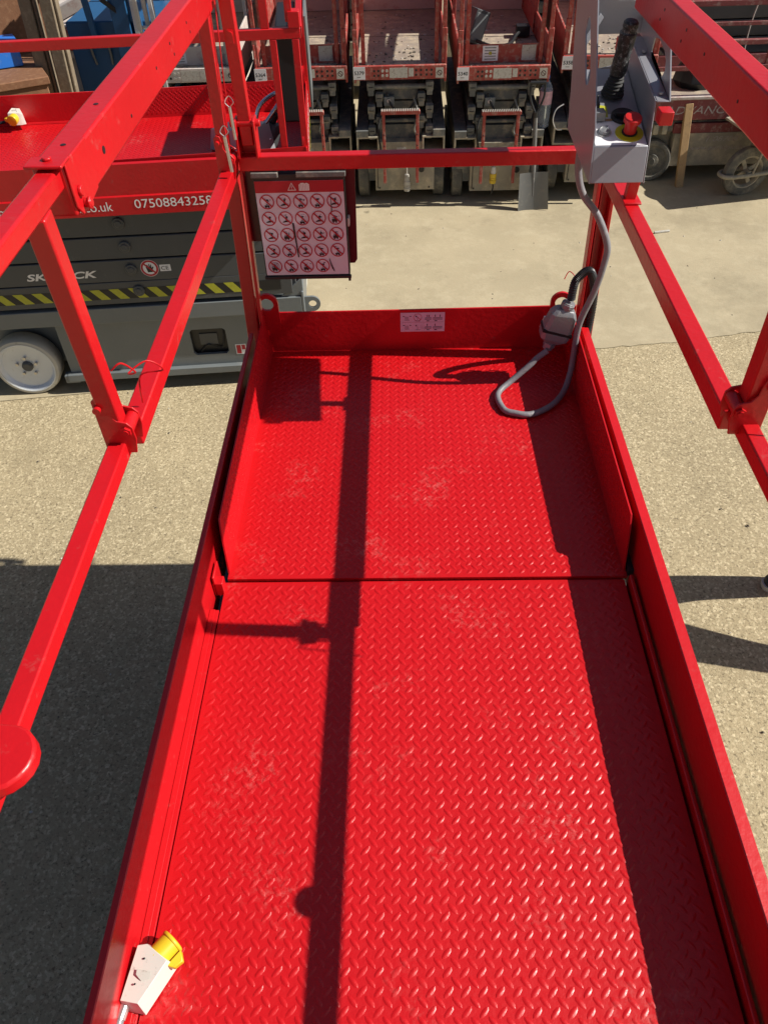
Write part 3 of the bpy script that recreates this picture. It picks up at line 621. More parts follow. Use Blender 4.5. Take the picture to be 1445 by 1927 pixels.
s.poly([(0.208, 0.19), (0.211, 0.19), (0.2095, 0.25)], 0.0028, 'black')
s.build('prohibition_sign', mbo, smooth=0)

for ch in [o for o in bpy.data.objects if o.parent == lift]:
    base_n = ch.name.split('.')[0]
    if base_n in ('front_mid_rail', 'post_flange', 'folding_bracket', 'spring_catch', 'sign_back_plate', 'manual_box') or (base_n == 'corner_post'):
        for part in [ch] + [o for o in bpy.data.objects if o.parent == ch]:
            for v in part.data.vertices: v.co = (v.co.x * 0.978, v.co.y - 0.052, v.co.z + (0.021 if v.co.z > 0.2 else 0.0))

# supply socket on the left edge of the deck
def socket(parent, x, y, sc=1.0, rz=0.0, zz=0.0):
    T = Matrix.Translation((x, y, zz)) @ Matrix.Rotation(rz, 4, 'Z') @ Matrix.Scale(sc, 4)
    b_ = MB(T); b_.default = 'socketwhite'
    bot = [(-0.050,-0.075,0.0),(0.005,-0.085,0.0),(0.062,0.020,0.0),(-0.004,0.062,0.0),(-0.034,0.062,0.0)]
    topp = [(-0.046,-0.068,0.060),(0.000,-0.076,0.070),(0.050,0.014,0.070),(-0.006,0.050,0.070),(-0.032,0.050,0.060)]
    b_.add(bot + topp, [(4,3,2,1,0),(5,6,7,8,9)] + [(i,(i+1)%5,5+(i+1)%5,5+i) for i in range(5)])
    b_.add([(-0.018,-0.004,0.0708),(0.016,-0.010,0.0708),(0.016,-0.026,0.0708),(-0.002,-0.030,0.0708),(-0.018,-0.016,0.0708)], [(0,4,3,2,1)], 'oldsticker')
    for px_, py_, rr in ((-0.006,0.018,0.0026),(-0.016,-0.036,0.0026)): b_.cyl((px_,py_,0.069),(px_,py_,0.0715),rr,8,mm='black')
    so = b_.build('power_socket', parent, bevel=0.004, smooth=35)
    c = MB(T); c.default = 'yellow'
    ax = Vector((0.62, 0.78, -0.05)).normalized(); o = Vector((0.012, 0.022, 0.040))
    c.lathe(o, ax, [(0, 0.030), (0.052, 0.030)], 24); c.lathe(o, ax, [(0.050, 0.0325), (0.057, 0.0325), (0.060, 0.029), (0.061, 0.0)], 24)
    c.add([o + ax*0.010 + Vector((0.026,-0.022,0.012)), o + ax*0.056 + Vector((0.026,-0.022,0.012)), o + ax*0.040 + Vector((0.046,-0.034,0.008)), o + ax*0.018 + Vector((0.042,-0.032,0.008)), o + ax*0.010 + Vector((0.026,-0.022,-0.012)), o + ax*0.056 + Vector((0.026,-0.022,-0.012)), o + ax*0.040 + Vector((0.046,-0.034,-0.008)), o + ax*0.018 + Vector((0.042,-0.032,-0.008))], [(0,1,2,3),(7,6,5,4),(0,4,5,1),(1,5,6,2),(2,6,7,3),(3,7,4,0)])
    c.build('socket_cap', so, bevel=0.002)
    d = MB(T); d.default = 'metal'; d.cyl((-0.042,-0.07,0.03), (-0.047,-0.10,0.03), 0.014, 12); d.cyl((-0.046,-0.095,0.03), (-0.052,-0.16,0.03), 0.011, 12, mm='conn'); d.build('cable_gland', so)
    return so
socket(lift, -0.4405, 0.362, 0.70, 0.0, 0.006)

# ================================================================ control cable with connector
cc = empty('control_cable', 'grey control cable with metal plug looping over the front right deck corner', 'cable', (0.38, 1.9, 0.012))
inv = Matrix.Translation((-0.38, -1.9, -0.012))
r = 0.0095
path = [(0.460,2.07,0.122),(0.430,2.065,0.098),(0.400,2.05,0.075),(0.350,2.03,0.035),(0.312,2.00,0.020),(0.299,1.955,0.0185),(0.315,1.905,0.0185),(0.345,1.884,0.0185),(0.385,1.880,0.0185),(0.430,1.897,0.0185),(0.475,1.935,0.02),(0.510,1.99,0.025),(0.532,2.04,0.055),
        (0.538,2.06,0.11),(0.539,2.055,0.225),(0.566,2.045,0.337),(0.580,2.045,0.42),(0.577,2.05,0.479),(0.538,2.07,0.554),(0.499,2.09,0.605),(0.478,2.10,0.665),(0.474,2.10,0.742)]
rk_ = random.Random(4); path = [(a + rk_.uniform(-.003, .003), b + rk_.uniform(-.003, .003), z_ + rk_.uniform(0, .002)) for a, b, z_ in path]
c = MB(inv); c.tube(smooth_path(path, 7), r, 12, 'cable'); c.build('cable_sheath', cc, smooth=60)
A = Vector((0.460, 2.085, 0.120)); B = Vector((0.512, 2.085, 0.302)); ax = (B - A).normalized(); side = Vector((1, 0, 0)); side = (side - side.dot(ax)*ax).normalized(); nrm = side.cross(ax)
Tm = Matrix(((side.x, nrm.x, ax.x, A.x), (side.y, nrm.y, ax.y, A.y), (side.z, nrm.z, ax.z, A.z), (0,0,0,1)))
c = MB(inv @ Tm); c.default = 'conn'
def ringbox(mbb, secs, mm=None):
    vs = []
    for z, hx, hy in secs:
        k = 0.28
        vs += [(-hx, -hy*(1-k), z), (-hx*(1-k), -hy, z), (hx*(1-k), -hy, z), (hx, -hy*(1-k), z), (hx, hy*(1-k), z), (hx*(1-k), hy, z), (-hx*(1-k), hy, z), (-hx, hy*(1-k), z)]
    n = 8; k = len(secs)
    mbb.add(vs, [(i*n+j, i*n+(j+1) % n, (i+1)*n+(j+1) % n, (i+1)*n+j) for i in range(k-1) for j in range(n)] + [list(range(n))[::-1], [(k-1)*n+j for j in range(n)]], mm)
ringbox(c, [(0.028, 0.024, 0.018), (0.042, 0.043, 0.026), (0.062, 0.047, 0.028), (0.066, 0.047, 0.028)])
ringbox(c, [(0.074, 0.045, 0.028), (0.125, 0.040, 0.025), (0.140, 0.032, 0.020), (0.146, 0.026, 0.016)])
c.cyl((0,0,0.0),(0,0,0.030),0.016,14); c.cyl((0,0,0.010),(0,0,0.024),0.020,6); c.cyl((0,0,0.144),(0,0,0.168),0.019,14); c.cyl((0,0,0.152),(0,0,0.164),0.022,8)
c.box(-0.030, 0.030, -0.0300, -0.0262, 0.084, 0.118, 'conn'); c.box(-0.044, -0.036, -0.031, -0.024, 0.050, 0.090, 'metal'); c.box(0.036, 0.044, -0.031, -0.024, 0.050, 0.090, 'metal')
con = c.build('cable_connector', cc, bevel=0.001, smooth=20)
c = MB(inv @ Tm); c.box(-0.047,0.047,-0.0285,0.0285,0.066,0.074,'black'); c.box(-0.020,0.028,-0.0295,-0.025,0.080,0.100,'midgrey')
c.build('gasket', con)
c = MB(inv @ Tm); c.default = 'chrome'
c.tube([(-0.034,-0.034,0.062),(-0.034,-0.036,0.085),(-0.022,-0.036,0.088),(-0.022,-0.034,0.066)],0.002,6); c.cyl((-0.036,-0.033,0.060),(-0.018,-0.033,0.060),0.004,8); c.tube([(0.03,-0.034,0.062),(0.03,-0.036,0.085),(0.02,-0.036,0.086)],0.002,6)
c.build('latch', con)
hp = smooth_path([(0.510,2.085,0.290),(0.513,2.085,0.345),(0.528,2.09,0.366),(0.548,2.105,0.371),(0.566,2.125,0.355),(0.586,2.15,0.31),(0.600,2.17,0.245),(0.606,2.185,0.163),(0.604,2.185,0.10)], 16)
c = MB(inv); c.tube(hp, [0.0130 if i % 2 else 0.0110 for i in range(len(hp))], 12, 'black'); c.build('corrugated_conduit', cc, smooth=20)

# ================================================================ control box
def make_control_box(label, loc, rot=(0, 0, 0)):
    O = Vector((0.51, 1.95, 0.74))
    root = empty('control_box', label, 'control box', (0, 0, 0))
    I = Matrix.Translation(-O)
    zp = lambda y: 0.815 + (y - 1.857) * 0.256
    fx = lambda x: (lambda a, b, z: (x + z - O.x, a - O.y, b - O.z))
    slot = arc(2.090, 0.998, 0.025, -45, 135, 8) + arc(2.022, 0.922, 0.025, 135, 315, 8)
    holed_plate('left_guard_plate', [(1.84,0.737),(1.857,0.816),(1.866,0.853),(2.035,1.075),(2.10,1.150),(2.28,1.150),(2.263,1.018),(2.185,0.811),(2.168,0.750)], [slot], fx(0.4485), 0.003, 'boxgrey', root)
    b_ = MB(I); b_.default = 'boxgrey'
    b_.add([(0.450,1.840,0.737),(0.574,1.840,0.737),(0.574,1.857,0.815),(0.450,1.857,0.815),(0.450,2.16,0.752),(0.574,2.16,0.752),(0.574,2.16,zp(2.16)),(0.450,2.16,zp(2.16))],
           [(0,1,2,3),(3,2,6,7),(0,4,5,1),(4,7,6,5),(0,3,7,4),(1,5,6,2)])
    b_.build('body', root, bevel=0.002)
    q = MB(I); q.default = 'boxgrey'
    q.prism([(1.840,0.735),(1.858,0.816),(1.878,0.905),(2.19,0.955),(2.18,0.76)], lambda p, t: (t, p[0], p[1]), 0.5745, 0.5775)
    q.prism([(1.872,0.905),(2.19,0.955),(2.19,0.952),(1.872,0.902)], lambda p, t: (t, p[0], p[1]), 0.5775, 0.608)
    bolts(q, [(0.592, 1.90, 0.910), (0.592, 2.10, 0.942)], (0, 0, 1), 0.006, 0.006)
    q.build('side_flange', root, bevel=0.0012)
    hole = [(2.060,0.975),(2.02,0.982),(1.965,0.972),(1.940,0.958),(1.932,0.940),(1.945,0.924),(1.975,0.917),(2.040,0.922),(2.068,0.945)]
    holed_plate('right_guard_plate', [(1.872,0.905),(1.950,0.997),(2.02,1.005),(2.276,1.000),(2.276,0.955),(2.19,0.953)], [[(a+0.02, b+0.004) for a, b in hole]], fx(0.6065), 0.003, 'boxgrey', root)
    h = MB(I); h.prism([(0.450,0.955),(0.606,0.955),(0.606,1.000),(0.60,1.02),(0.575,1.028),(0.540,1.028),(0.520,1.15),(0.450,1.15)], lambda p, t: (p[0], t, p[1]), 2.215, 2.218, 'boxgrey')
    h.prism([(0.450,0.870),(0.606,0.90),(0.606,0.87),(0.45,0.85)], lambda p, t: (p[0], t, p[1]), 2.20, 2.203, 'boxgrey')
    h.beam((0.452,2.17,0.93),(0.50,2.20,1.0),0.004,0.016,'boxgrey'); h.build('back_guard_plate', root, bevel=0.001)
    # top panel
    def pp(x, y, h=0.0): return (x, y - 0.248*h, zp(y) + 0.968*h)
    f = MB(I); f.add([pp(0.453,1.860,0.001), pp(0.571,1.860,0.001), pp(0.571,1.975,0.001), pp(0.453,1.975,0.001)], [(0,1,2,3)], 'white')
    f.add([pp(0.453,1.975,0.001), pp(0.571,1.975,0.001), pp(0.571,2.155,0.001), pp(0.453,2.155,0.001)], [(0,1,2,3)], 'boxgrey')
    f.add([pp(0.455,1.990,0.0016), pp(0.482,1.990,0.0016), pp(0.478,2.09,0.0016), pp(0.455,2.09,0.0016)], [(0,1,2,3)], 'white')
    f.add([pp(0.478,1.962,0.0018), pp(0.497,1.962,0.0018), pp(0.500,2.005,0.0018), pp(0.482,2.01,0.0018)], [(0,1,2,3)], 'hazyellow')
    f.add([pp(0.468,2.01,0.0019), pp(0.482,2.01,0.0019), pp(0.482,2.035,0.0019), pp(0.468,2.035,0.0019)], [(0,1,2,3)], 'hazyellow')
    for k in range(6): f.cyl(pp(0.461+0.008*(k%2), 2.045+0.014*(k//2), 0.0016), pp(0.461+0.008*(k%2), 2.045+0.014*(k//2), 0.0022), 0.0022, 8, mm='black')
    f.add([pp(0.476,1.948,0.0018), pp(0.505,1.948,0.0018), pp(0.505,1.957,0.0018), pp(0.476,1.957,0.0018)], [(0,1,2,3)], 'wood')
    # horn symbol
    f.add([pp(0.474,1.927,0.0018), pp(0.492,1.929,0.0018), pp(0.494,1.933,0.0018), pp(0.492,1.931,0.0018), pp(0.474,1.9295,0.0018)], [(0,1,2,3,4)], 'black')
    f.build('panel_sticker', root, smooth=0)
    nrm_ = Vector((0, -0.248, 0.968))
    def stack(c, prof, mm, n=24, tgt=None): tgt.lathe(Vector(pp(*c)), nrm_, prof, n, mm)
    e = MB(I); stack((0.537,1.902), [(0.001,0.0325),(0.003,0.0325)], 'estopyellow', 36, e)
    stack((0.537,1.902), [(0.003,0.018),(0.006,0.018)], 'black', 24, e)
    stack((0.537,1.902), [(0.004,0.0145),(0.030,0.0145)], 'estopred', 24, e); stack((0.537,1.902), [(0.030,0.016),(0.031,0.020),(0.040,0.0205),(0.043,0.018),(0.044,0.010),(0.043,0.0)], 'estopred', 24, e)
    e.build('emergency_stop', root, smooth=35)
    e = MB(I); stack((0.479,1.905), [(0.001,0.017),(0.004,0.017)], 'metal', 24, e); stack((0.479,1.905), [(0.004,0.0135),(0.010,0.0125),(0.011,0.011),(0.009,0.009),(0.010,0.0)], 'conn', 24, e); e.build('horn_button', root, smooth=35)
    e = MB(I); stack((0.532,1.962), [(0.001,0.029),(0.007,0.029),(0.009,0.026),(0.006,0.022),(0.005,0.0)], 'black', 28, e); e.beam(pp(0.515,1.962,0.008), pp(0.549,1.962,0.008), 0.008, 0.008, 'black'); e.build('selector_dial', root, smooth=35)
    e = MB(I); e.box(0.455, 0.486, 1.940, 1.972, 0.842, 0.862, 'conn'); e.box(0.462, 0.476, 1.972, 1.99, 0.850, 0.872, 'black'); e.cyl((0.47,1.985,0.86),(0.47,1.988,0.885),0.004,8,mm='black'); e.build('switch_guard', root, bevel=0.002)
    j = MB(I); b0 = Vector((0.518,2.045,0.868)); b1 = Vector((0.529,2.020,1.036)); jx = (b1-b0).normalized()
    prof = []
    for k in range(6): prof += [(0.004 + k*0.0075, 0.028 - 0.0020*k), (0.008 + k*0.0075, 0.0245 - 0.0020*k)]
    j.lathe(b0, jx, [(0.0, 0.027)] + prof, 22, 'rubber')
    j.lathe(b0, jx, [(0.046,0.0122),(0.048,0.0183),(0.058,0.0196),(0.088,0.0187),(0.091,0.0178),(0.094,0.0187),(0.138,0.0198),(0.141,0.0165),(0.148,0.0161),(0.151,0.0178),(0.159,0.0174),(0.163,0.0135),(0.164,0.0000)], 22, 'grip')
    j.build('joystick', root, smooth=30)
    root.location = loc; root.rotation_euler = rot
    return root
cb = make_control_box('silver control box with joystick and red stop button, upright on the front right rail', (0.51, 1.95, 0.74))

# ================================================================ neighbouring new lift
nb = empty('scissor_lift', 'clean red and grey scissor lift parked crosswise with white phone number on its side', 'scissor lift', (-2.732, 4.067, 0.0), R(-85.2))
for ch in [o for o in bpy.data.objects if o.parent == lift and o.name.split('.')[0] in
           ('main_deck','extension_deck','side_wall','ledge','roller_track','under_frame','roller_bracket','toe_board','front_toe_board','lifting_eye','load_sticker','scissor_arm','hazard_tape','chassis','side_panel','skirt_lip','battery_bay','warning_sticker','wheel','ladder')]:
    copy_tree(ch, nb)
text_part('web_address', 'machinesforsale.co.uk', 'text', nb, (0.6068, 0.80, -0.062), (0,1,0), (0,0,1), 0.044, width=0.53)
text_part('phone_number', '07508843258', 'text', nb, (0.6068, 1.435, -0.055), (0,1,0), (0,0,1), 0.042, width=0.365)
text_part('scissor_lettering', 'SKYJACK', 'text', nb, (0.5012, 0.765, -0.448), (0,1,0), (0,0,1), 0.036, width=0.365, shear=0.25, bold=0.03)
T = Matrix(((0,0,1,0.5008),(1,0,0,1.40),(0,1,0,-0.415),(0,0,0,1)))
s = MB(T); s.disc(0, 0, 0.046, 0.0004, 30, 'white'); s.ring(0, 0, 0.034, 0.044, 0.0008, 30, 'signred')
s.poly([(-0.012,-0.022),(0.012,-0.022),(0.016,-0.004),(0.022,0.006),(0.018,0.009),(0.011,0.001),(0.012,0.020),(0.008,0.020),(0.005,0.004),(0.003,0.024),(-0.001,0.024),(-0.002,0.004),(-0.007,0.020),(-0.011,0.019),(-0.009,0.001),(-0.015,0.010),(-0.018,0.007)], 0.0010, 'black')
s.add([(-0.030,0.024,0.0013),(0.024,-0.030,0.0013),(0.030,-0.024,0.0013),(-0.024,0.030,0.0013)], [(0,1,2,3)], 'signred'); s.build('no_hands_sign', nb, smooth=0)
s = MB(T @ Matrix.Translation((0.052, -0.02, 0))); s.rect(0, 0.056, 0, 0.036, 0.0004, 'white'); o = s.build('conformity_sticker', nb, smooth=0)
text_part('conformity_mark', 'CE', 'black', o, (0.5018, 1.459, -0.427), (0,1,0), (0,0,1), 0.020, width=0.038)
def nbox(nm, *a, bevel=0.003, mm='red'):
    q = MB(); q.default = mm
    for k in a: q.box(*k)
    return q.build(nm, nb, bevel=bevel)
nbox('mid_rail', (0.515, 0.547, -0.6, 2.285, 0.600, 0.640)); nbox('mid_rail', (-0.47, -0.438, -0.6, 2.285, 0.600, 0.640))
nbox('top_rail', (0.505, 0.545, -0.6, 2.285, 1.06, 1.12)); nbox('top_rail', (-0.46, -0.42, -0.6, 2.285, 1.06, 1.12))
q = MB(); q.box(0.515, 0.521, 2.2852, 2.290, 0.600, 0.640); q.box(0.519, 0.543, 2.2852, 2.288, 0.604, 0.636, 'black'); q.build('open_rail_end', nb)  # black face paints the dark hollow of the open tube
nbox('front_mid_rail', (-0.44, 0.505, 2.26, 2.29, 0.598, 0.638)); nbox('front_top_rail', (-0.44, 0.52, 2.26, 2.29, 1.07, 1.12))
nbox('post', (0.517, 0.547, 2.15, 2.18, 0.02, 0.600)); nbox('post', (0.517, 0.547, 2.245, 2.275, 0.02, 0.600)); nbox('post', (-0.47, -0.44, 2.25, 2.28, 0.02, 0.600))
nbox('upper_post', (0.510, 0.543, 2.12, 2.155, 0.64, 1.06)); nbox('upper_post', (0.510, 0.540, 2.225, 2.255, 0.66, 1.06)); nbox('upper_post', (-0.46, -0.43, 2.25, 2.28, 0.64, 1.06))
nbox('post_foot', (0.512, 0.552, 2.140, 2.188, 0.008, 0.075)); nbox('front_post_bracket', (0.49, 0.55, 2.235, 2.285, 0.640, 0.70))
nbox('post', (0.517, 0.547, -0.5, -0.46, 0.0, 1.06)); nbox('post', (-0.47, -0.44, -0.5, -0.46, 0.0, 1.06)); nbox('upper_post', (0.51, 0.54, 0.9, 0.94, 0.64, 1.06))
# manual folder and its grey plate on the front rail, seen edge on
q = MB(); q.default = 'black'; q.box(-0.12, 0.34, 2.165, 2.255, 0.20, 0.60); q.build('manual_box', nb, bevel=0.01)
q = MB(); q.default = 'midgrey'; q.prism([(-0.16,0.64),(0.36,0.64),(0.34,0.40),(0.30,0.24),(-0.14,0.24)], lambda p, t: (p[0], t, p[1]), 2.296, 2.306); q.build('sign_back_plate', nb, bevel=0.001)
# lettering and hazard edge on the front board's outside
q = MB(); q.default = 'hazyellow'
for k in range(9): q.add([(0.55 - k*0.11, 2.2692, -0.05), (0.51 - k*0.11, 2.2692, -0.05), (0.47 - k*0.11, 2.2692, -0.01), (0.51 - k*0.11, 2.2692, -0.01)], [(0,3,2,1)])
q.build('hazard_tape', nb, smooth=0)
text_part('front_lettering', 'KEEP CLEAR OF PLATFORM', 'text', nb, (0.50, 2.2688, 0.09), (-1,0,0), (0,0,1), 0.030, width=0.9); text_part('front_lettering', 'NO STANDING UNDERNEATH', 'text', nb, (0.50, 2.2688, 0.04), (-1,0,0), (0,0,1), 0.025, width=0.9)
socket(nb, -0.405, 0.66, 0.85, R(-60), 0.03)
pl = MB(); pl.default = 'black'; pl.tube(smooth_path([(-0.43,0.58,0.03),(-0.40,0.50,0.02),(-0.36,0.47,0.012),(-0.33,0.44,0.008)]), 0.008, 8); pl.build('socket_lead', nb)
# loose control box lying on the neighbour's extension deck
M['boxlight'] = mat('pale_silver_paint', (0.40, 0.41, 0.44), 0.34, metal=0.3, dirt=(0.15, 0.14, 0.14), dirt_amt=0.06, dirt_scale=20)
cb2 = empty('control_box', 'pale silver control box with bent chrome handle lying on the neighbouring red deck', 'control box', (-0.80, 4.10, 0.012), R(-38))
q = MB(); q.default = 'boxlight'
q.add([(-0.15,-0.09,0),(0.15,-0.09,0),(0.15,0.09,0),(-0.15,0.09,0),(-0.13,-0.08,0.10),(0.13,-0.08,0.14),(0.13,0.08,0.14),(-0.13,0.08,0.10)], [(3,2,1,0),(4,5,6,7),(0,1,5,4),(1,2,6,5),(2,3,7,6),(3,0,4,7)])
q.prism([(0.13,0.0),(0.26,0.0),(0.24,0.06),(0.13,0.14)], lambda p, t: (p[0], t, p[1]), -0.088, -0.084)
q.build('body', cb2, bevel=0.004)
q = MB(); q.default = 'black'
for bx, by in ((-0.09, 0.04), (-0.05, 0.05), (0.02, -0.05), (-0.1, -0.05)): q.cyl((bx, by, 0.105+bx*0.15), (bx, by, 0.126+bx*0.15), 0.008, 10)
q.build('button', cb2)
hd = MB(); hd.default = 'chrome'; hd.tube(smooth_path([(0.06,0.05,0.12),(0.07,0.09,0.20),(0.10,0.17,0.24),(0.14,0.18,0.235),(0.15,0.14,0.21),(0.12,0.06,0.13)]), 0.010, 10); hd.build('handle', cb2)
cn2 = MB(Matrix.Translation((-0.66, 4.13, 0.075)) @ Matrix.Rotation(R(20), 4, 'Y') @ Matrix.Rotation(R(-25), 4, 'Z')); cn2.default = 'darkgrey'
ringbox(cn2, [(-0.06, 0.03, 0.03), (-0.05, 0.045, 0.04), (0.03, 0.045, 0.04), (0.06, 0.035, 0.03)]); cn2.cyl((0,0,0.055),(0.01,0,0.11),0.018,12,mm='black'); cn2.tube(smooth_path([(-0.05,-0.03,-0.03),(-0.03,-0.055,0.0),(0.0,-0.058,0.02),(0.04,-0.05,0.0)]),0.006,8,'chrome')
tag(cn2.build('cable_plug', None, bevel=0.003), 'dark grey plug with steel latch lying on the neighbouring red deck', 'plug')

# ================================================================ old lifts parked in a row, ends towards us
YR = 6.13
def old_lift(root):
    P = root
    def B(nm, boxes, mm='oldred', bevel=0.003, par=None):
        q = MB(); q.default = mm
        for k in boxes: q.box(*k[:6], *(k[6:]))
        return q.build(nm, par or P, bevel=bevel)
    eb = B('end_bar', [(-0.33, 0.33, 0.0, 0.03, -0.262, -0.172)])
    q = MB(); q.default = 'black'
    for cx in (-0.185, -0.155, 0.19, 0.225, 0.15, 0.115):
        for cz in (-0.203, -0.233): q.cyl((cx, -0.0008, cz), (cx, 0.002, cz), 0.0085, 10)
    for cx in (-0.125, -0.095):
        for cz in (-0.203, -0.233): q.cyl((cx, -0.003, cz), (cx, 0.002, cz), 0.010, 8, mm='oldsticker')
    q.box(-0.075, 0.055, -0.0015, 0.001, -0.250, -0.185, 'oldsticker'); q.box(0.062, 0.098, -0.0015, 0.001, -0.243, -0.188, 'oldsticker')
    q.box(0.255, 0.31, -0.0015, 0.001, -0.255, -0.190, 'oldsticker'); q.build('bar_fixings', eb, smooth=30)
    q = MB(Matrix(((1,0,0,0.283),(0,0,-1,-0.0022),(0,1,0,-0.222),(0,0,0,1)))); q.ring(0,0,0.013,0.018,0,20,'maroonplate'); q.add([(-0.012,0.009,0),(0.009,-0.012,0),(0.012,-0.009,0),(-0.009,0.012,0)],[(0,1,2,3)],'maroonplate'); q.build('prohibition_mark', eb, smooth=0)
    B('deck', [(-0.315, 0.315, 0.032, 0.80, -0.20, -0.182), (-0.315, 0.315, 0.805, 1.62, -0.20, -0.178)], 'dirtydeck', 0.002)
    q = MB(); q.default = 'debris'; rr = random.Random(11)
    for k in range(170):
        x, y = rr.uniform(-0.29, 0.29), rr.betavariate(1.0, 1.3) * 1.4 + 0.05; s_ = rr.uniform(0.003, 0.010)
        q.M = Matrix.Translation((x, y, -0.181 + s_*0.3)) @ Matrix.Rotation(rr.uniform(0, 3), 4, 'Z') @ Matrix.Rotation(rr.uniform(-0.5, 0.5), 4, 'X')
        q.box(-s_, s_*rr.uniform(0.5, 1.6), -s_*0.7, s_*0.7, -s_*0.4, s_*0.4, rr.choice(['debris', 'dirtydeck', 'oldsticker']))
    q.M = Matrix.Identity(4); q.build('rubble', P)
    B('side_board', [(-0.333, -0.318, 0.032, 1.62, -0.29, -0.03)]); B('side_board', [(0.318, 0.333, 0.032, 1.62, -0.29, -0.03)])
    B('far_board', [(-0.31, 0.31, 1.60, 1.62, -0.175, 0.12)], 'palewhite'); 
    for sx in (-1, 1):
        B('post', [(sx*0.315-0.018, sx*0.315+0.018, 0.035, 0.07, -0.17, 0.05), (sx*0.313-0.014, sx*0.313+0.014, 0.04, 0.065, 0.05, 0.92)])
        B('post', [(sx*0.262-0.014, sx*0.262+0.014, 0.075, 0.105, -0.18, 0.92)])
        for yy in (0.85, 1.58): B('post', [(sx*0.318-0.014, sx*0.318+0.014, yy, yy+0.03, -0.17, 0.92)])
        B('top_rail', [(sx*0.318-0.017, sx*0.318+0.017, 0.04, 1.62, 0.88, 0.92)]); B('mid_rail', [(sx*0.318-0.014, sx*0.318+0.014, 0.07, 1.62, 0.38, 0.415)])
        B('mid_rail', [(sx*0.318-0.004, sx*0.318+0.004, 0.85, 1.62, -0.02, 0.37)])  # thin panel below the mid rail, added to shade the deck
    B('end_rail', [(-0.31, 0.31, 1.59, 1.62, 0.88, 0.92), (-0.31, 0.31, 1.59, 1.62, 0.38, 0.415)])
    # scissor arms and knuckles
    q = MB(); q.default = 'oldgrey'
    for sx in (-1, 1):
        for k, (xo, zc) in enumerate(((0.215, -0.315), (0.155, -0.395), (0.215, -0.475), (0.155, -0.55), (0.215, -0.62))):
            x = sx * xo; y0 = 0.06 + 0.012 * (k % 2)
            q.beam((x, y0, zc), (x, 1.5, zc - 0.02), 0.040, 0.062)
            q.cyl((x-0.027, y0, zc), (x+0.027, y0, zc), 0.036, 16)
            q.box(x-0.028, x+0.028, y0-0.040, y0-0.02, zc+0.0, zc+0.030); q.box(x-0.021, x+0.021, y0-0.030, y0+0.03, zc-0.062, zc-0.01)
            q.box(x-0.018, x+0.018, y0-0.042, y0-0.03, zc-0.004, zc+0.003, 'black')
    q.build('scissor_arms', P, bevel=0.003)
    q = MB(); q.default = 'oldgrey'
    q.cyl((-0.20, 0.055, -0.322), (0.20, 0.055, -0.322), 0.018, 12); q.box(-0.13, 0.13, 0.09, 0.13, -0.42, -0.34); q.box(-0.12, 0.12, 0.12, 0.16, -0.51, -0.44); q.cyl((-0.2,0.07,-0.56),(0.2,0.07,-0.56),0.014,10)
    q.box(-0.12, -0.045, 0.03, 0.10, -0.445, -0.385, 'midgrey'); q.cyl((-0.085, 0.026, -0.412), (-0.085, 0.032, -0.412), 0.015, 12, mm='palewhite')
    q.build('cross_tube', P, bevel=0.003)
    q = MB(); q.tube(smooth_path([(-0.10,0.05,-0.36),(-0.06,0.02,-0.45),(0.02,0.03,-0.50),(0.09,0.02,-0.44),(0.13,0.05,-0.37)]), 0.008, 8, 'rubber'); q.tube(smooth_path([(0.10,0.03,-0.40),(0.13,0.0,-0.50),(0.10,0.0,-0.60),(0.14,0.04,-0.68)]), 0.009, 8, 'oldgrey'); q.tube(smooth_path([(-0.14,0.03,-0.50),(-0.17,-0.01,-0.60),(-0.155,-0.01,-0.72),(-0.15,0.0,-0.80)]), 0.007, 8, 'rubber')
    q.build('hose', P, smooth=60)
    # base with fork pockets
    q = MB(); q.default = 'oldlow'
    for sx in (-1, 1):
        x0, x1 = (0.165, 0.335) if sx > 0 else (-0.335, -0.165)
        q.box(x0, x1, 0.0, 1.5, -0.665, -0.655); q.box(x0, x1, 0.0, 1.5, -0.775, -0.762); q.box(x0, x0+0.012, 0.0, 1.5, -0.762, -0.665); q.box(x1-0.012, x1, 0.0, 1.5, -0.762, -0.665)
        q.box(x0+0.012, x1-0.012, 0.25, 0.27, -0.76, -0.667, 'black')
        xi0, xi1 = (0.245, 0.335) if sx > 0 else (-0.335, -0.245)
        q.prism([(0.0, -0.655), (0.0, -0.610), (0.02, -0.606), (1.5, -0.50), (1.5, -0.655)], lambda p, t: (t, p[0], p[1]), xi0, xi1, 'oldgrey')
    q.box(-0.165, 0.165, 0.02, 1.5, -0.80, -0.70); q.box(-0.16, 0.16, 0.10, 1.4, -0.70, -0.60, 'oldgrey')
    q.box(-0.20, 0.26, 0.03, 1.4, -1.07, -0.80)
    q.box(-0.34, 0.34, 0.10, 1.4, -1.02, -0.86, 'oldgrey')
    q.box(-0.185, -0.18, 0.022, 0.03, -1.05, -0.82, 'black'); q.box(-0.03, 0.04, 0.018, 0.0285, -0.79, -0.74, 'oldsticker')
    for cx, cz in ((-0.17, -1.05), (-0.17, -0.84), (0.22, -1.05), (0.22, -0.84)): q.cyl((cx, 0.024, cz), (cx, 0.032, cz), 0.006, 8, mm='black')
    q.cyl((0.16, 0.020, -0.91), (0.16, 0.035, -0.91), 0.022, 16, mm='black'); q.ring(0, 0, 0.0, 0.0, 0)
    q.build('base', P, bevel=0.003)
    q = MB(); q.default = 'oldred'
    for sx in (-1, 1): q.box(sx*0.125-0.011, sx*0.125+0.011, -0.06, -0.035, -0.98, -0.47)
    q.box(-0.145, 0.145, -0.065, -0.02, -0.478, -0.455); q.box(-0.12, 0.12, -0.062, -0.03, -0.80, -0.785)
    for k in range(22): q.box(-0.142 + k*0.013, -0.136 + k*0.013, -0.066, -0.018, -0.4545, -0.449, 'oldsticker')
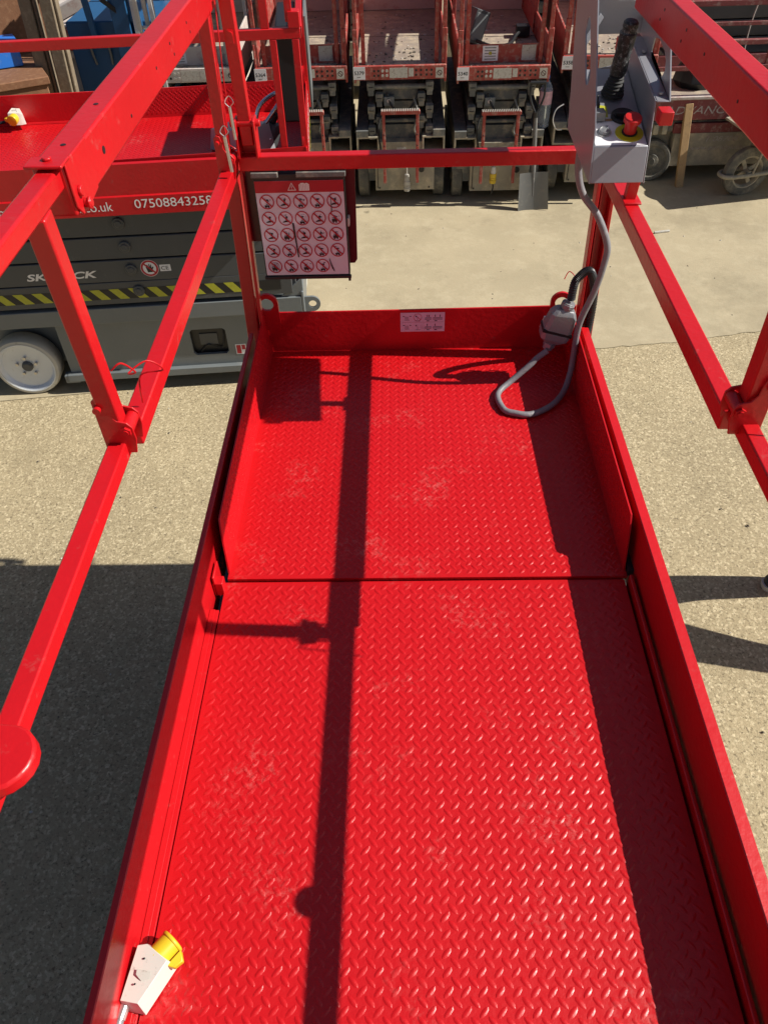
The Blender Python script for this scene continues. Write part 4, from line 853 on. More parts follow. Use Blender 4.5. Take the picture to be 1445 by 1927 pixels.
    for zz in (-0.62, -0.70, -0.77): q.cyl((-0.125,-0.062,zz),(-0.125,-0.058,zz),0.006,8,mm='black'); q.cyl((0.125,-0.062,zz),(0.125,-0.058,zz),0.006,8,mm='black')
    q.build('ladder', P, bevel=0.002)
    for sx in (-1, 1):
        for yy in (0.22, 1.28):
            q = MB(); rr_ = 0.155; zc = G + rr_ + 0.003; xo = sx * 0.255
            q.lathe((xo, yy, zc), (sx, 0, 0), [(0, 0.05), (0, rr_-0.02), (0.006, rr_), (0.078, rr_), (0.085, rr_-0.015), (0.085, 0.10), (0.07, 0.09), (0.07, 0.03), (0.09, 0.025), (0.09, 0.0)], 28, 'oldtyre')
            q.build('wheel', P, smooth=35)
def number_plate(root, num):
    q = MB(); q.box(-0.335, -0.250, -0.004, -0.001, -0.256, -0.174, 'white'); o = q.build('number_sticker', root)
    o['label'] = 'white sticker reading ' + num
    text_part('number_lettering', num, 'black', o, (-0.328, -0.0045, -0.224), (1,0,0), (0,0,1), 0.023, width=0.0175*len(num), bold=0.015)
    q = MB(); q.box(-0.31, -0.283, -0.0046, -0.004, -0.241, -0.238, 'black'); q.build('small_print', o)
GRP = 'dirty scissor lifts parked in a row with their ends facing'
o1 = empty('old_scissor_lift', 'dirty red scissor lift numbered 5379 with rubble on its dusty deck', 'scissor lift', (0.012, YR, 0), 0, GRP); old_lift(o1)
o2 = copy_tree(o1); o2.location = (0.755, YR, -0.02); o2['label'] = 'dirty red scissor lift numbered 5340 with yellow plug hanging from its front'
o3 = copy_tree(o1); o3.location = (-0.70, YR + 0.02, 0.0); o3.rotation_euler.z = R(1.5); o3['label'] = 'dirty red scissor lift numbered 5364 behind the clean lift and its posts'
o4 = copy_tree(o1); o4.location = (1.50, YR + 0.0, 0.03); o4.rotation_euler.z = R(-3); o4['label'] = 'dirty red scissor lift mostly hidden behind the silver control box'
o5 = copy_tree(o1); o5.location = (-1.50, YR + 0.05, 0.0); o5.rotation_euler.z = R(1.0); o5['label'] = 'pale chalky scissor lift left of the one numbered 5364'
for ch in [x for x in bpy.data.objects if x.parent == o5]:
    if ch.name.split('.')[0] in ('end_bar', 'side_board', 'post', 'mid_rail', 'top_rail'):
        ch.data = ch.data.copy(); ch.data.materials[0] = M['palewhite'] if ch.name.split('.')[0] != 'post' else M['alu']
number_plate(o1, '5379'); number_plate(o2, '5340'); number_plate(o3, '5364'); number_plate(o4, '5358'); number_plate(o5, '5342')
# extra inner boards with stickers
for oo, mm in ((o2, 'oldred'), (o3, 'oldred'), (o5, 'palewhite')):
    q = MB(); q.default = mm; q.box(-0.285, 0.285, 0.11, 0.122, -0.178, -0.060); q.box(-0.15, -0.04, 0.107, 0.110, -0.165, -0.068, 'white'); q.box(0.13, 0.23, 0.107, 0.110, -0.165, -0.068, 'oldsticker')
    for k in range(5): q.box(-0.135, -0.055, 0.1055, 0.1068, -0.155 + k*0.018, -0.150 + k*0.018, 'oldgrey')
    q.box(-0.105, -0.085, 0.105, 0.1053, -0.125, -0.105, 'hazyellow')
    q.build('entry_board', oo, bevel=0.001)
# junk box and lead on 5340's deck
jb = MB(Matrix.Translation((0.56, 6.75, -0.19)) @ Matrix.Rotation(R(25), 4, 'Z') @ Matrix.Rotation(R(20), 4, 'Y')); jb.default = 'darkgrey'; jb.box(-0.06, 0.06, -0.05, 0.05, 0.0, 0.22)
jb.box(-0.05, 0.05, -0.053, -0.05, 0.02, 0.2, 'midgrey'); tag(jb.build('junction_box', bevel=0.006), 'dark grey box standing on the deck of the lift numbered 5340', 'box')
jc = MB(); jc.tube(smooth_path([(0.60,6.70,-0.17),(0.72,6.62,-0.19),(0.85,6.68,-0.19),(0.92,6.85,-0.17),(1.00,6.9,-0.12)]), 0.013, 8, 'black'); jc.box(0.92,1.02,6.86,6.95,-0.19,-0.12,'black'); tag(jc.build('black_lead'), 'thick black lead across the deck of the lift numbered 5340', 'cable')
# hanging plugs
def hang_plug(label, x, y, z0, body_col, body2):
    q = MB(); q.tube([(x, y, z0+0.12), (x, y, z0+0.05)], 0.005, 8, 'alu'); q.cyl((x,y,z0+0.05),(x,y,z0+0.0),0.016,14,r2=0.022,mm=body_col); q.cyl((x,y,z0),(x,y,z0-0.03),0.026,16,mm=body2); q.cyl((x,y,z0-0.033),(x,y,z0-0.075),0.024,16,mm=body2); q.cyl((x,y,z0-0.05),(x,y,z0-0.058),0.028,16,mm=body2)
    if body2 == 'yellow': q.tube(smooth_path([(x,y,z0-0.075),(x+0.006,y,z0-0.11),(x-0.006,y,z0-0.16)]), 0.006, 8, 'black')
    tag(q.build('hanging_plug', smooth=35), label, 'plug', 'plugs hanging from the old lifts')
hang_plug('yellow and white plug hanging at the front of the lift numbered 5340', 0.728, YR-0.03, -0.93, 'socketwhite', 'yellow')
hang_plug('dirty pale plug hanging at the front of the lift numbered 5379', 0.058, YR-0.02, -0.98, 'oldsticker', 'oldsticker')

# ---- shovel leaning on the lift 5340
sh = empty('shovel', 'long handled shovel with square grey blade leaning against the lift numbered 5340', 'shovel', (1.045, 6.0, G))
def q2(p): return (p[0]-1.045, p[1]-6.0, p[2]-G)
q = MB(); q.default = 'shovel'
b0 = Vector((1.045, 5.985, G+0.004)); b1 = Vector((1.030, 6.045, G+0.285)); ud = (b1-b0).normalized(); xd = Vector((1, 0, 0.05)).normalized()
n_ = xd.cross(ud).normalized()
NU, NV = 8, 8; vs = []
for s_ in (0, 1):
    for i in range(NU+1):
        for j in range(NV+1):
            u = (i/NU - 0.5) * (0.235 - 0.02 * (j/NV)); v_ = j/NV * 0.275
            dish = 0.022*(2*abs(i/NU-0.5))**2.2 + 0.028*max(0, (j/NV-0.6)/0.4)**2*0 + (0.012 if s_ else 0)*0
            p = b0 + xd*u + ud*v_ + n_*(dish - 0.0025*s_) 
            vs.append(Vector(p) - Vector((1.045, 6.0, G)))
K = (NU+1)*(NV+1); fs = []
for i in range(NU):
    for j in range(NV):
        a = i*(NV+1)+j; fs.append((a, a+NV+1, a+NV+2, a+1)); fs.append((K+a+1, K+a+NV+2, K+a+NV+1, K+a))
for j in range(NV):
    fs.append((j+1, j, K+j, K+j+1)); a = NU*(NV+1)+j; fs.append((a, a+1, K+a+1, K+a))
for i in range(NU):
    a = i*(NV+1); fs.append((a, a+NV+1, K+a+NV+1, K+a)) ; a += NV; fs.append((a+NV+1, a, K+a, K+a+NV+1))
q.add(vs, fs); q.build('blade', sh, smooth=60)
q = MB(); q.default = 'shaft'; tip = b0 + ud*0.10 - n_*0.004; nk = b1 - n_*0.012; hi = Vector((1.010, 6.095, -0.53))
q.tube([Vector(q2(p)) for p in (tip, b0+ud*0.2-n_*0.012, nk, hi)], [0.006, 0.015, 0.018, 0.0155], 12); q.build('shaft', sh, smooth=50)
q = MB(); q.default = 'black'
dg = Vector((1.008, 6.10, -0.50))
q.tube([q2(p) for p in smooth_path([dg, dg+Vector((-0.03,0.004,0.05)), dg+Vector((-0.052,0.012,0.12)), dg+Vector((-0.050,0.018,0.20))])], 0.008, 8)
q.tube([q2(p) for p in smooth_path([dg, dg+Vector((0.03,0.004,0.05)), dg+Vector((0.052,0.012,0.12)), dg+Vector((0.050,0.018,0.20))])], 0.008, 8)
q.cyl(q2(dg+Vector((-0.056,0.018,0.20))), q2(dg+Vector((0.056,0.018,0.20))), 0.013, 12); q.cyl(q2(dg+Vector((0,0,-0.06))), q2(dg+Vector((0,0,0.01))), 0.019, 12); q.build('grip', sh, smooth=50)
# ---- bottle
bt = empty('drink_bottle', 'large clear plastic bottle with pink and white label standing beside the shovel handle', 'bottle', (1.085, 6.20, -0.63))
q = MB(); q.lathe((0,0,0), (0,0,1), [(0.0,0.0),(0.0,0.035),(0.01,0.046),(0.05,0.044),(0.06,0.046),(0.13,0.044),(0.14,0.046),(0.20,0.046),(0.26,0.046),(0.30,0.030),(0.325,0.014),(0.335,0.014)], 24, 'pet'); q.build('bottle_body', bt, smooth=50)
q = MB(); q.lathe((0,0,0), (0,0,1), [(0.165,0.0475),(0.255,0.0475)], 24, 'label'); q.build('bottle_label', bt)
q = MB(); q.lathe((0,0,0), (0,0,1), [(0.332,0.0),(0.332,0.016),(0.352,0.016),(0.352,0.0)], 16, 'brightblue'); q.build('cap', bt)
# bright fitting on the fourth lift, wire loop
q = MB(); q.tube(smooth_path([(1.21,6.12,-0.45),(1.155,6.10,-0.48),(1.14,6.09,-0.55),(1.17,6.09,-0.61),(1.215,6.10,-0.62)]), 0.004, 8, 'alu'); tag(q.build('wire_loop'), 'bent bare wire loop sticking out beside the water bottle', 'wire')

# ================================================================ side-on dirty lift on the right
so = empty('old_scissor_lift', 'low dusty scissor lift seen side on at right with worn ADVANCED lettering on its band', 'scissor lift', (2.9, 6.48, 0), R(1))
def SB(root, nm, boxes, mm, bevel=0.004):
    q = MB(); q.default = mm
    for k in boxes: q.box(*k)
    return q.build(nm, root, bevel=bevel)
SB(so, 'deck_band', [(-1.10, 1.2, 0.0, 0.04, -0.70, -0.55)], 'pinkrail'); SB(so, 'deck_lip', [(-1.12, 1.2, -0.01, 0.05, -0.55, -0.528)], 'palewhite')
SB(so, 'deck', [(-1.10, 1.2, 0.05, 0.75, -0.60, -0.56)], 'dirtydeck'); SB(so, 'far_band', [(-1.10, 1.2, 0.75, 0.79, -0.70, -0.45)], 'pinkrail')
SB(so, 'mid_rail', [(-1.10, 1.2, 0.0, 0.035, -0.350, -0.318)], 'pinkrail'); SB(so, 'mid_rail', [(-1.10, 1.2, 0.74, 0.77, -0.24, -0.21)], 'pinkrail')
SB(so, 'top_rail', [(-1.10, 1.2, 0.0, 0.04, -0.185, -0.152)], 'pinkrail'); SB(so, 'top_rail', [(-1.10, 1.2, 0.74, 0.78, -0.10, -0.06)], 'pinkrail')
for xx in (-1.08, -0.15, 0.9): SB(so, 'post', [(xx, xx+0.035, 0.002, 0.036, -0.53, -0.15)], 'pinkrail')
SB(so, 'scissor_arms', [(-1.0, 1.1, 0.05, 0.10, -0.80, -0.72), (-1.0, 1.1, 0.6, 0.65, -0.80, -0.70)], 'oldgrey')
SB(so, 'lower_band', [(-0.72, 1.15, 0.02, 0.06, -0.805, -0.732)], 'pinkrail')
SB(so, 'chassis', [(-0.70, 1.15, 0.02, 0.60, -1.06, -0.806), (-1.0, -0.70, 0.12, 0.60, -1.0, -0.78)], 'oldlow')
SB(so, 'knuckles', [(-0.95 + 0.07*k, -0.91 + 0.07*k, 0.02, 0.10, -0.81, -0.735) for k in range(3)], 'oldlow')
text_part('band_lettering', 'ADVANCED A', 'oldtext', so, (-0.835, -0.001, -0.655), (1,0,0), (0,0,1), 0.058, width=0.72, shear=0.25)
text_part('phone_lettering', 'T.08708', 'oldtext', so, (-0.45, 0.018, -0.872), (1,0,0), (0,0,1), 0.040, width=0.26, shear=0.25)
text_part('web_lettering', 'www.aerialplatform', 'oldtext', so, (-0.56, 0.018, -0.935), (1,0,0), (0,0,1), 0.034, width=0.52, shear=0.2)
for xx in (-0.85, 0.9):
    for yy, dd in ((0.0, 1), (0.62, -1)):
        q = MB(); r0 = 0.16; zc = G + r0 + 0.004
        q.lathe((xx, yy + (0.10 if dd > 0 else 0), zc), (0, -dd if dd > 0 else 1, 0), [(0, 0.05), (0, r0-0.02), (0.006, r0), (0.08, r0), (0.088, r0-0.012), (0.088, 0.125), (0.080, 0.115), (0.082, 0.06), (0.090, 0.055), (0.092, 0.03), (0.10, 0.025), (0.10, 0.0)], 32, 'oldtyre'); q.build('wheel', so, smooth=30)
# bin sack with orange cone top
bs = MB(Matrix.Translation((2.38, 6.85, -0.56))); bs.default = 'black'
bs.lathe((0,0,0),(0,0,1),[(0.0,0.0),(0.0,0.14),(0.05,0.17),(0.12,0.165),(0.2,0.13),(0.25,0.08),(0.27,0.05)],14)
rr = random.Random(5); bs.v = [v + Vector((rr.uniform(-.014,.014), rr.uniform(-.014,.014), rr.uniform(-.01,.01))) for v in bs.v]
tag(bs.build('refuse_sack', smooth=25), 'crumpled black sack on the deck of the low side-on lift', 'sack')
M['orange'] = mat('orange_plastic', (0.42, 0.12, 0.02), 0.6)
oc = MB(Matrix.Translation((2.36, 6.82, -0.295))); oc.lathe((0,0,0),(0,0,1),[(0,0.06),(0.02,0.062),(0.05,0.04),(0.06,0.0)],16,'orange'); tag(oc.build('orange_cap', smooth=40), 'dull orange plastic cap on top of the black sack', 'cap')

# second machine further back on the right
s2 = empty('old_scissor_lift', 'taller side-on scissor lift at the upper right with black stack and worn lettering', 'scissor lift', (3.15, 7.55, 0), R(2))
SB(s2, 'deck_band', [(-1.0, 1.4, 0.0, 0.05, 0.03, 0.22)], 'oldred'); SB(s2, 'deck_lip', [(-1.05, 1.4, -0.012, 0.06, -0.02, 0.012)], 'palewhite')
SB(s2, 'lower_band', [(-0.95, 1.4, 0.01, 0.05, -0.13, -0.03)], 'pinkrail'); SB(s2, 'scissor_arms', [(-0.8, 1.4, 0.03, 0.7, -0.27, -0.145), (-0.8, 1.4, 0.03, 0.7, -0.40, -0.28), (-0.8, 1.4, 0.03, 0.7, -0.53, -0.41)], 'darkgrey')
SB(s2, 'chassis', [(-0.8, 1.4, 0.02, 0.75, -1.05, -0.56)], 'oldgrey'); SB(s2, 'deck', [(-0.95, 1.4, 0.05, 0.75, -0.10, 0.05)], 'dirtydeck')
SB(s2, 'top_rail', [(-0.95, 1.4, 0.0, 0.04, 1.12, 1.16), (-0.95, 1.4, 0.72, 0.76, 1.12, 1.16)], 'oldred'); SB(s2, 'mid_rail', [(-0.95, 1.4, 0.0, 0.04, 0.62, 0.66), (-0.95, 1.4, 0.72, 0.76, 0.62, 0.66)], 'oldred')
for xx in (-0.93, 0.2, 1.3): SB(s2, 'post', [(xx, xx+0.04, 0.002, 0.038, 0.22, 1.12)], 'oldred')
for xx in (-0.5, 1.0):
    q = MB(); q.lathe((xx, 0.06, G+0.2), (0,-1,0), [(0,0.05),(0,0.18),(0.006,0.2),(0.08,0.2),(0.088,0.18),(0.088,0.0)], 28, 'oldtyre'); q.build('wheel', s2, smooth=30)
    q = MB(); q.lathe((xx, 0.70, G+0.2), (0,1,0), [(0,0.05),(0,0.18),(0.006,0.2),(0.08,0.2),(0.088,0.18),(0.088,0.0)], 28, 'oldtyre'); q.build('wheel', s2, smooth=30)
text_part('band_lettering', 'ADVANCED', 'oldtext', s2, (-0.45, -0.001, 0.075), (1,0,0), (0,0,1), 0.085, width=0.95, shear=0.25)
text_part('phone_lettering', '08708 500 900', 'oldtext', s2, (-0.80, 0.008, -0.115), (1,0,0), (0,0,1), 0.055, width=0.72, shear=0.25)
q = MB(); q.tube(smooth_path([(-0.10,-0.02,-0.02),(-0.16,-0.02,-0.15),(-0.18,-0.02,-0.35),(-0.17,-0.02,-0.55)]), 0.006, 8, 'palewhite'); q.build('hanging_lead', s2)

# timber leaning on the low lift
q = MB(); q.default = 'wood'; q.beam((0.015, -0.03, 0.0), (-0.02, 0.085, 0.60), 0.058, 0.045, up=(0,1,0))
t = q.build('timber_prop', bevel=0.003); t.location = (2.27, 6.395, G); tag(t, 'pale sawn timber leaning upright against the low dusty lift', 'timber')

# ---- wheelbarrow
wb = empty('wheelbarrow', 'muddy wheelbarrow with worn tyre and grey tray at the right edge', 'wheelbarrow', (2.72, 6.20, G), R(12))
q = MB(); q.lathe((0,0.035,0.185),(0,-1,0),[(0.0,0.125),(0.0,0.16),(0.010,0.183),(0.035,0.19),(0.060,0.183),(0.070,0.16),(0.070,0.125),(0.0,0.125)],36,'oldtyre',False); w_ = q.build('wheel', wb, smooth=50)
q = MB(); q.default = 'oldlow'
q.lathe((0,0.030,0.185),(0,-1,0),[(0.0,0.128),(0.0,0.115),(0.02,0.105),(0.04,0.105),(0.060,0.115),(0.060,0.128)],30,None,False); q.cyl((0,0.06,0.185),(0,-0.06,0.185),0.022,12)
for k in range(4):
    a = k*math.pi/2+0.5; q.beam((0.02*math.cos(a),0,0.185+0.02*math.sin(a)),(0.112*math.cos(a),0,0.185+0.112*math.sin(a)),0.03,0.010,up=(0,1,0))
q.build('hub', w_, smooth=40)
q = MB(); q.default = 'oldlow'
q.tube(smooth_path([(1.35,-0.28,0.55),(0.75,-0.20,0.30),(0.20,-0.075,0.19),(-0.14,-0.07,0.175),(-0.21,0.0,0.172),(-0.14,0.07,0.175),(0.20,0.075,0.19),(0.75,0.20,0.30),(1.35,0.28,0.55)]), 0.016, 10)
for sy in (-1, 1): q.tube([(0.02,sy*0.068,0.185),(0.05,sy*0.09,0.42)],0.009,8); q.tube([(0.62,sy*0.18,0.28),(0.70,sy*0.2,0.02),(0.78,sy*0.2,0.28)],0.014,8)
q.build('frame', wb, smooth=50)
q = MB(); q.default = 'oldlow'
bot = [(0.22,-0.13,0.30),(0.22,0.13,0.30),(0.75,0.17,0.33),(0.75,-0.17,0.33)]; tp = [(-0.12,-0.26,0.50),(-0.12,0.26,0.50),(1.05,0.30,0.60),(1.05,-0.30,0.60)]
ins = lambda L_, k, dz: [(x + (0.45-x)*k, y*(1-k), z+dz) for x, y, z in L_]
V_ = bot + tp + ins(bot, 0.03, 0.012) + ins(tp, 0.02, 0.0)
q.add(V_, [(0,1,2,3)[::-1]] + [(i,(i+1)%4,4+(i+1)%4,4+i)[::-1] for i in range(4)] + [(8,9,10,11)] + [(8+i,8+(i+1)%4,12+(i+1)%4,12+i) for i in range(4)] + [(4+i,4+(i+1)%4,12+(i+1)%4,12+i) for i in range(4)])
q.tube([tp[0],tp[1],tp[2],tp[3],tp[0]],0.010,8); q.build('tray', wb, bevel=0.004)
q = MB(); q.lathe((0,0,0),(0.35,-0.3,0.9),[(0.0,0.10),(0.0,0.14),(0.015,0.165),(0.045,0.17),(0.07,0.16),(0.08,0.13),(0.08,0.10),(0.0,0.10)],30,'oldtyre',False); q.lathe((0,0,0),(0.35,-0.3,0.9),[(0.02,0.0),(0.02,0.102),(0.06,0.102),(0.06,0.04),(0.075,0.03),(0.075,0.0)],24,'oldlow')
t = q.build('spare_wheel', smooth=40); t.location = (2.80, 6.20, G+0.50); tag(t, 'dirty spare wheel lying in the wheelbarrow tray', 'wheel')

# ================================================================ things on the upper left
# rusty steel boxes
def rusty(label, loc, rz, sz, extra=True, tilt=0.0):
    T = Matrix.Rotation(tilt, 4, 'Y'); q = MB(T); q.default = 'rust'; a, b_, c_ = sz
    q.box(-a, a, -b_, b_, 0.0, c_); q.box(-a-0.02, a+0.02, -b_-0.02, b_+0.02, c_, c_+0.05)
    r_ = empty('steel_skip', label, 'steel box', loc, rz, 'rusty steel boxes at the upper left'); o = q.build('skip_body', r_, bevel=0.006)
    if extra: q = MB(T); q.box(-a*0.35, a*0.75, -b_-0.004, -b_-0.001, c_*0.55, c_*0.68, 'midgrey'); q.build('tape_patch', r_)
    return r_
rusty('lower rusty brown steel box with a grey tape patch on its side', (-3.05, 5.95, G), R(28), (0.50, 0.35, 1.02), True)
rusty('upper rusty brown steel box tilted at the top left corner', (-3.10, 6.60, G), R(30), (0.42, 0.30, 1.45), False)
q = MB(); q.default = 'brightblue'; q.box(-0.20,0.20,-0.12,0.12,0,0.13); q.box(-0.21,0.21,-0.13,0.13,0.13,0.15); t = q.build('blue_crate', bevel=0.006); t.location = (-2.90, 6.12, G+1.075); t.rotation_euler.z = R(28); tag(t, 'bright blue plastic crate between the rusty steel boxes', 'crate')
# weathered timber posts
for k, (x, y, lean, lab) in enumerate(((-2.58, 6.10, 0.035, 'weathered timber post nearest the rusty steel box'), (-2.44, 6.06, 0.05, 'weathered timber post nearest the blue machine, with chipped edge'))):
    q = MB(); q.default = 'oldwood'; q.beam((0,0,0),(lean*2.2,0.05,2.3),0.085,0.05); q.beam((0.055,0.03,0),(0.055+lean*2.2,0.07,2.25),0.02,0.06)
    t = q.build('timber_post', bevel=0.006); t.location = (x, y, G); tag(t, lab, 'timber post', 'weathered timber posts at the upper left')
# blue machine
bl = empty('blue_machine', 'blue lifting machine with tall mast between the timber posts and the clean red lift', 'lifting machine', (-2.02, 6.45, G))
SB(bl, 'body', [(-0.40, 0.36, 0.0, 0.9, 0.28, 1.26)], 'blue', 0.01); SB(bl, 'base', [(-0.42, 0.38, -0.10, 0.95, 0.12, 0.27)], 'oldgrey', 0.01)
SB(bl, 'mast', [(-0.02, 0.10, -0.10, -0.002, 0.9, 1.9), (0.12, 0.17, -0.08, -0.002, 0.95, 1.85)], 'blue'); 
q = MB(); q.default = 'blue'; q.beam((-0.18,-0.05,1.10),(-0.22,-0.05,1.75),0.04,0.04,up=(0,1,0)); q.tube(smooth_path([(-0.24,-0.002,0.98),(-0.24,-0.03,1.12),(-0.12,-0.03,1.12),(-0.12,-0.002,0.98)],4),0.010,8,'midgrey'); q.build('handle', bl, bevel=0.003)
q = MB(); q.default = 'black'; q.box(-0.25,-0.12,-0.0025,-0.0005,0.685,0.694); q.box(-0.05,0.09,-0.0025,-0.0005,0.685,0.694); q.beam((0.06,-0.06,1.30),(-0.06,-0.12,1.42),0.04,0.03); q.build('slot', bl)
for sx in (-0.43, 0.39):
    for yy in (0.1, 0.75):
        q = MB(); q.lathe((sx, yy, 0.13), (1,0,0), [(-0.03,0.0),(-0.03,0.12),(-0.02,0.13),(0.02,0.13),(0.03,0.12),(0.03,0.0)], 24, 'rubber'); q.build('wheel', bl, smooth=40)
# pale machinery beyond it
pm = empty('pale_machine', 'sunlit pale pink machine with sloping beams beyond the blue machine', 'machine', (-2.35, 7.75, G))
q = MB(); q.default = 'palewhite'; q.box(-0.9,0.9,0,1.2,0.35,0.95); q.beam((-0.7,-0.15,1.0),(0.6,0.1,1.5),0.12,0.10); q.beam((-0.3,-0.25,0.95),(0.9,0.0,1.3),0.10,0.08); q.box(-0.8,0.8,-0.06,-0.01,0.70,0.95); q.build('body', pm, bevel=0.01)
q = MB(); q.default = 'oldred'; q.box(-0.92,0.92,-0.12,-0.07,0.78,0.94); q.build('front_rail', pm, bevel=0.004)
for sx in (-0.7, 0.7):
    for yy in (0.15, 1.05):
        q = MB(); q.lathe((sx, yy, 0.18), (1,0,0), [(-0.05,0.0),(-0.05,0.16),(-0.04,0.18),(0.04,0.18),(0.05,0.16),(0.05,0.0)], 24, 'oldtyre'); q.build('wheel', pm, smooth=40)
# ladder rails
ld = empty('aluminium_ladder', 'silver aluminium ladder standing against the blue machine', 'ladder', (-1.80, 6.05, G))
q = MB(); q.default = 'alu'
for dx in (0.0, 0.125): q.beam((dx, 0, 0.0), (dx-0.06, 0.32, 2.1), 0.030, 0.050, up=(0,1,0))
q.build('stile', ld, bevel=0.003)
q = MB(); q.default = 'alu'
for k in range(7): q.cyl((0.0-0.06*(k+0.5)/7.5, 0.32*(k+0.5)/7.5, 0.28*(k+0.5)), (0.125-0.06*(k+0.5)/7.5, 0.32*(k+0.5)/7.5, 0.28*(k+0.5)), 0.012, 8)
q.build('rung', ld)
# machines standing behind the row close the view
for k, (x, y, lab) in enumerate(((-0.55, 8.7, 'red side-on scissor lift in the second row behind 5364 and 5379'), (1.25, 8.9, 'red side-on scissor lift in the second row behind 5340'))):
    b2 = empty('old_scissor_lift', lab, 'scissor lift', (x, y, 0), R(1.5 if k else -1), 'side-on lifts in the second row')
    SB(b2, 'deck_band', [(-0.85, 0.85, 0.0, 0.05, -0.26, -0.10)], 'oldred'); SB(b2, 'scissor_arms', [(-0.75, 0.75, 0.03, 0.6, -0.38, -0.28), (-0.75, 0.75, 0.03, 0.6, -0.5, -0.4), (-0.75, 0.75, 0.03, 0.6, -0.62, -0.52)], 'oldgrey')
    SB(b2, 'chassis', [(-0.8, 0.8, 0.0, 0.65, -1.05, -0.65)], 'oldlow'); SB(b2, 'deck', [(-0.85, 0.85, 0.05, 0.7, -0.24, -0.18)], 'dirtydeck')
    SB(b2, 'guard_rail', [(-0.85, 0.85, 0.0, 0.035, 0.86, 0.9), (-0.85, 0.85, 0.68, 0.71, 0.86, 0.9), (-0.85, 0.85, 0.0, 0.03, 0.35, 0.385), (-0.85, 0.85, 0.68, 0.71, 0.35, 0.385)], 'oldred')
    for xx in (-0.84, -0.02, 0.81): SB(b2, 'post', [(xx, xx+0.03, 0.002, 0.033, -0.1, 0.86)], 'oldred'); SB(b2, 'post', [(xx, xx+0.03, 0.682, 0.708, -0.18, 0.86)], 'oldred')
    for xx in (-0.55, 0.55):
        for yy, d_ in ((0.08, -1), (0.57, 1)):
            q = MB(); q.lathe((xx, yy, G+0.16), (0,d_,0), [(0,0.05),(0,0.14),(0.006,0.16),(0.08,0.16),(0.088,0.14),(0.088,0.0)], 24, 'oldtyre'); q.build('wheel', b2, smooth=30)

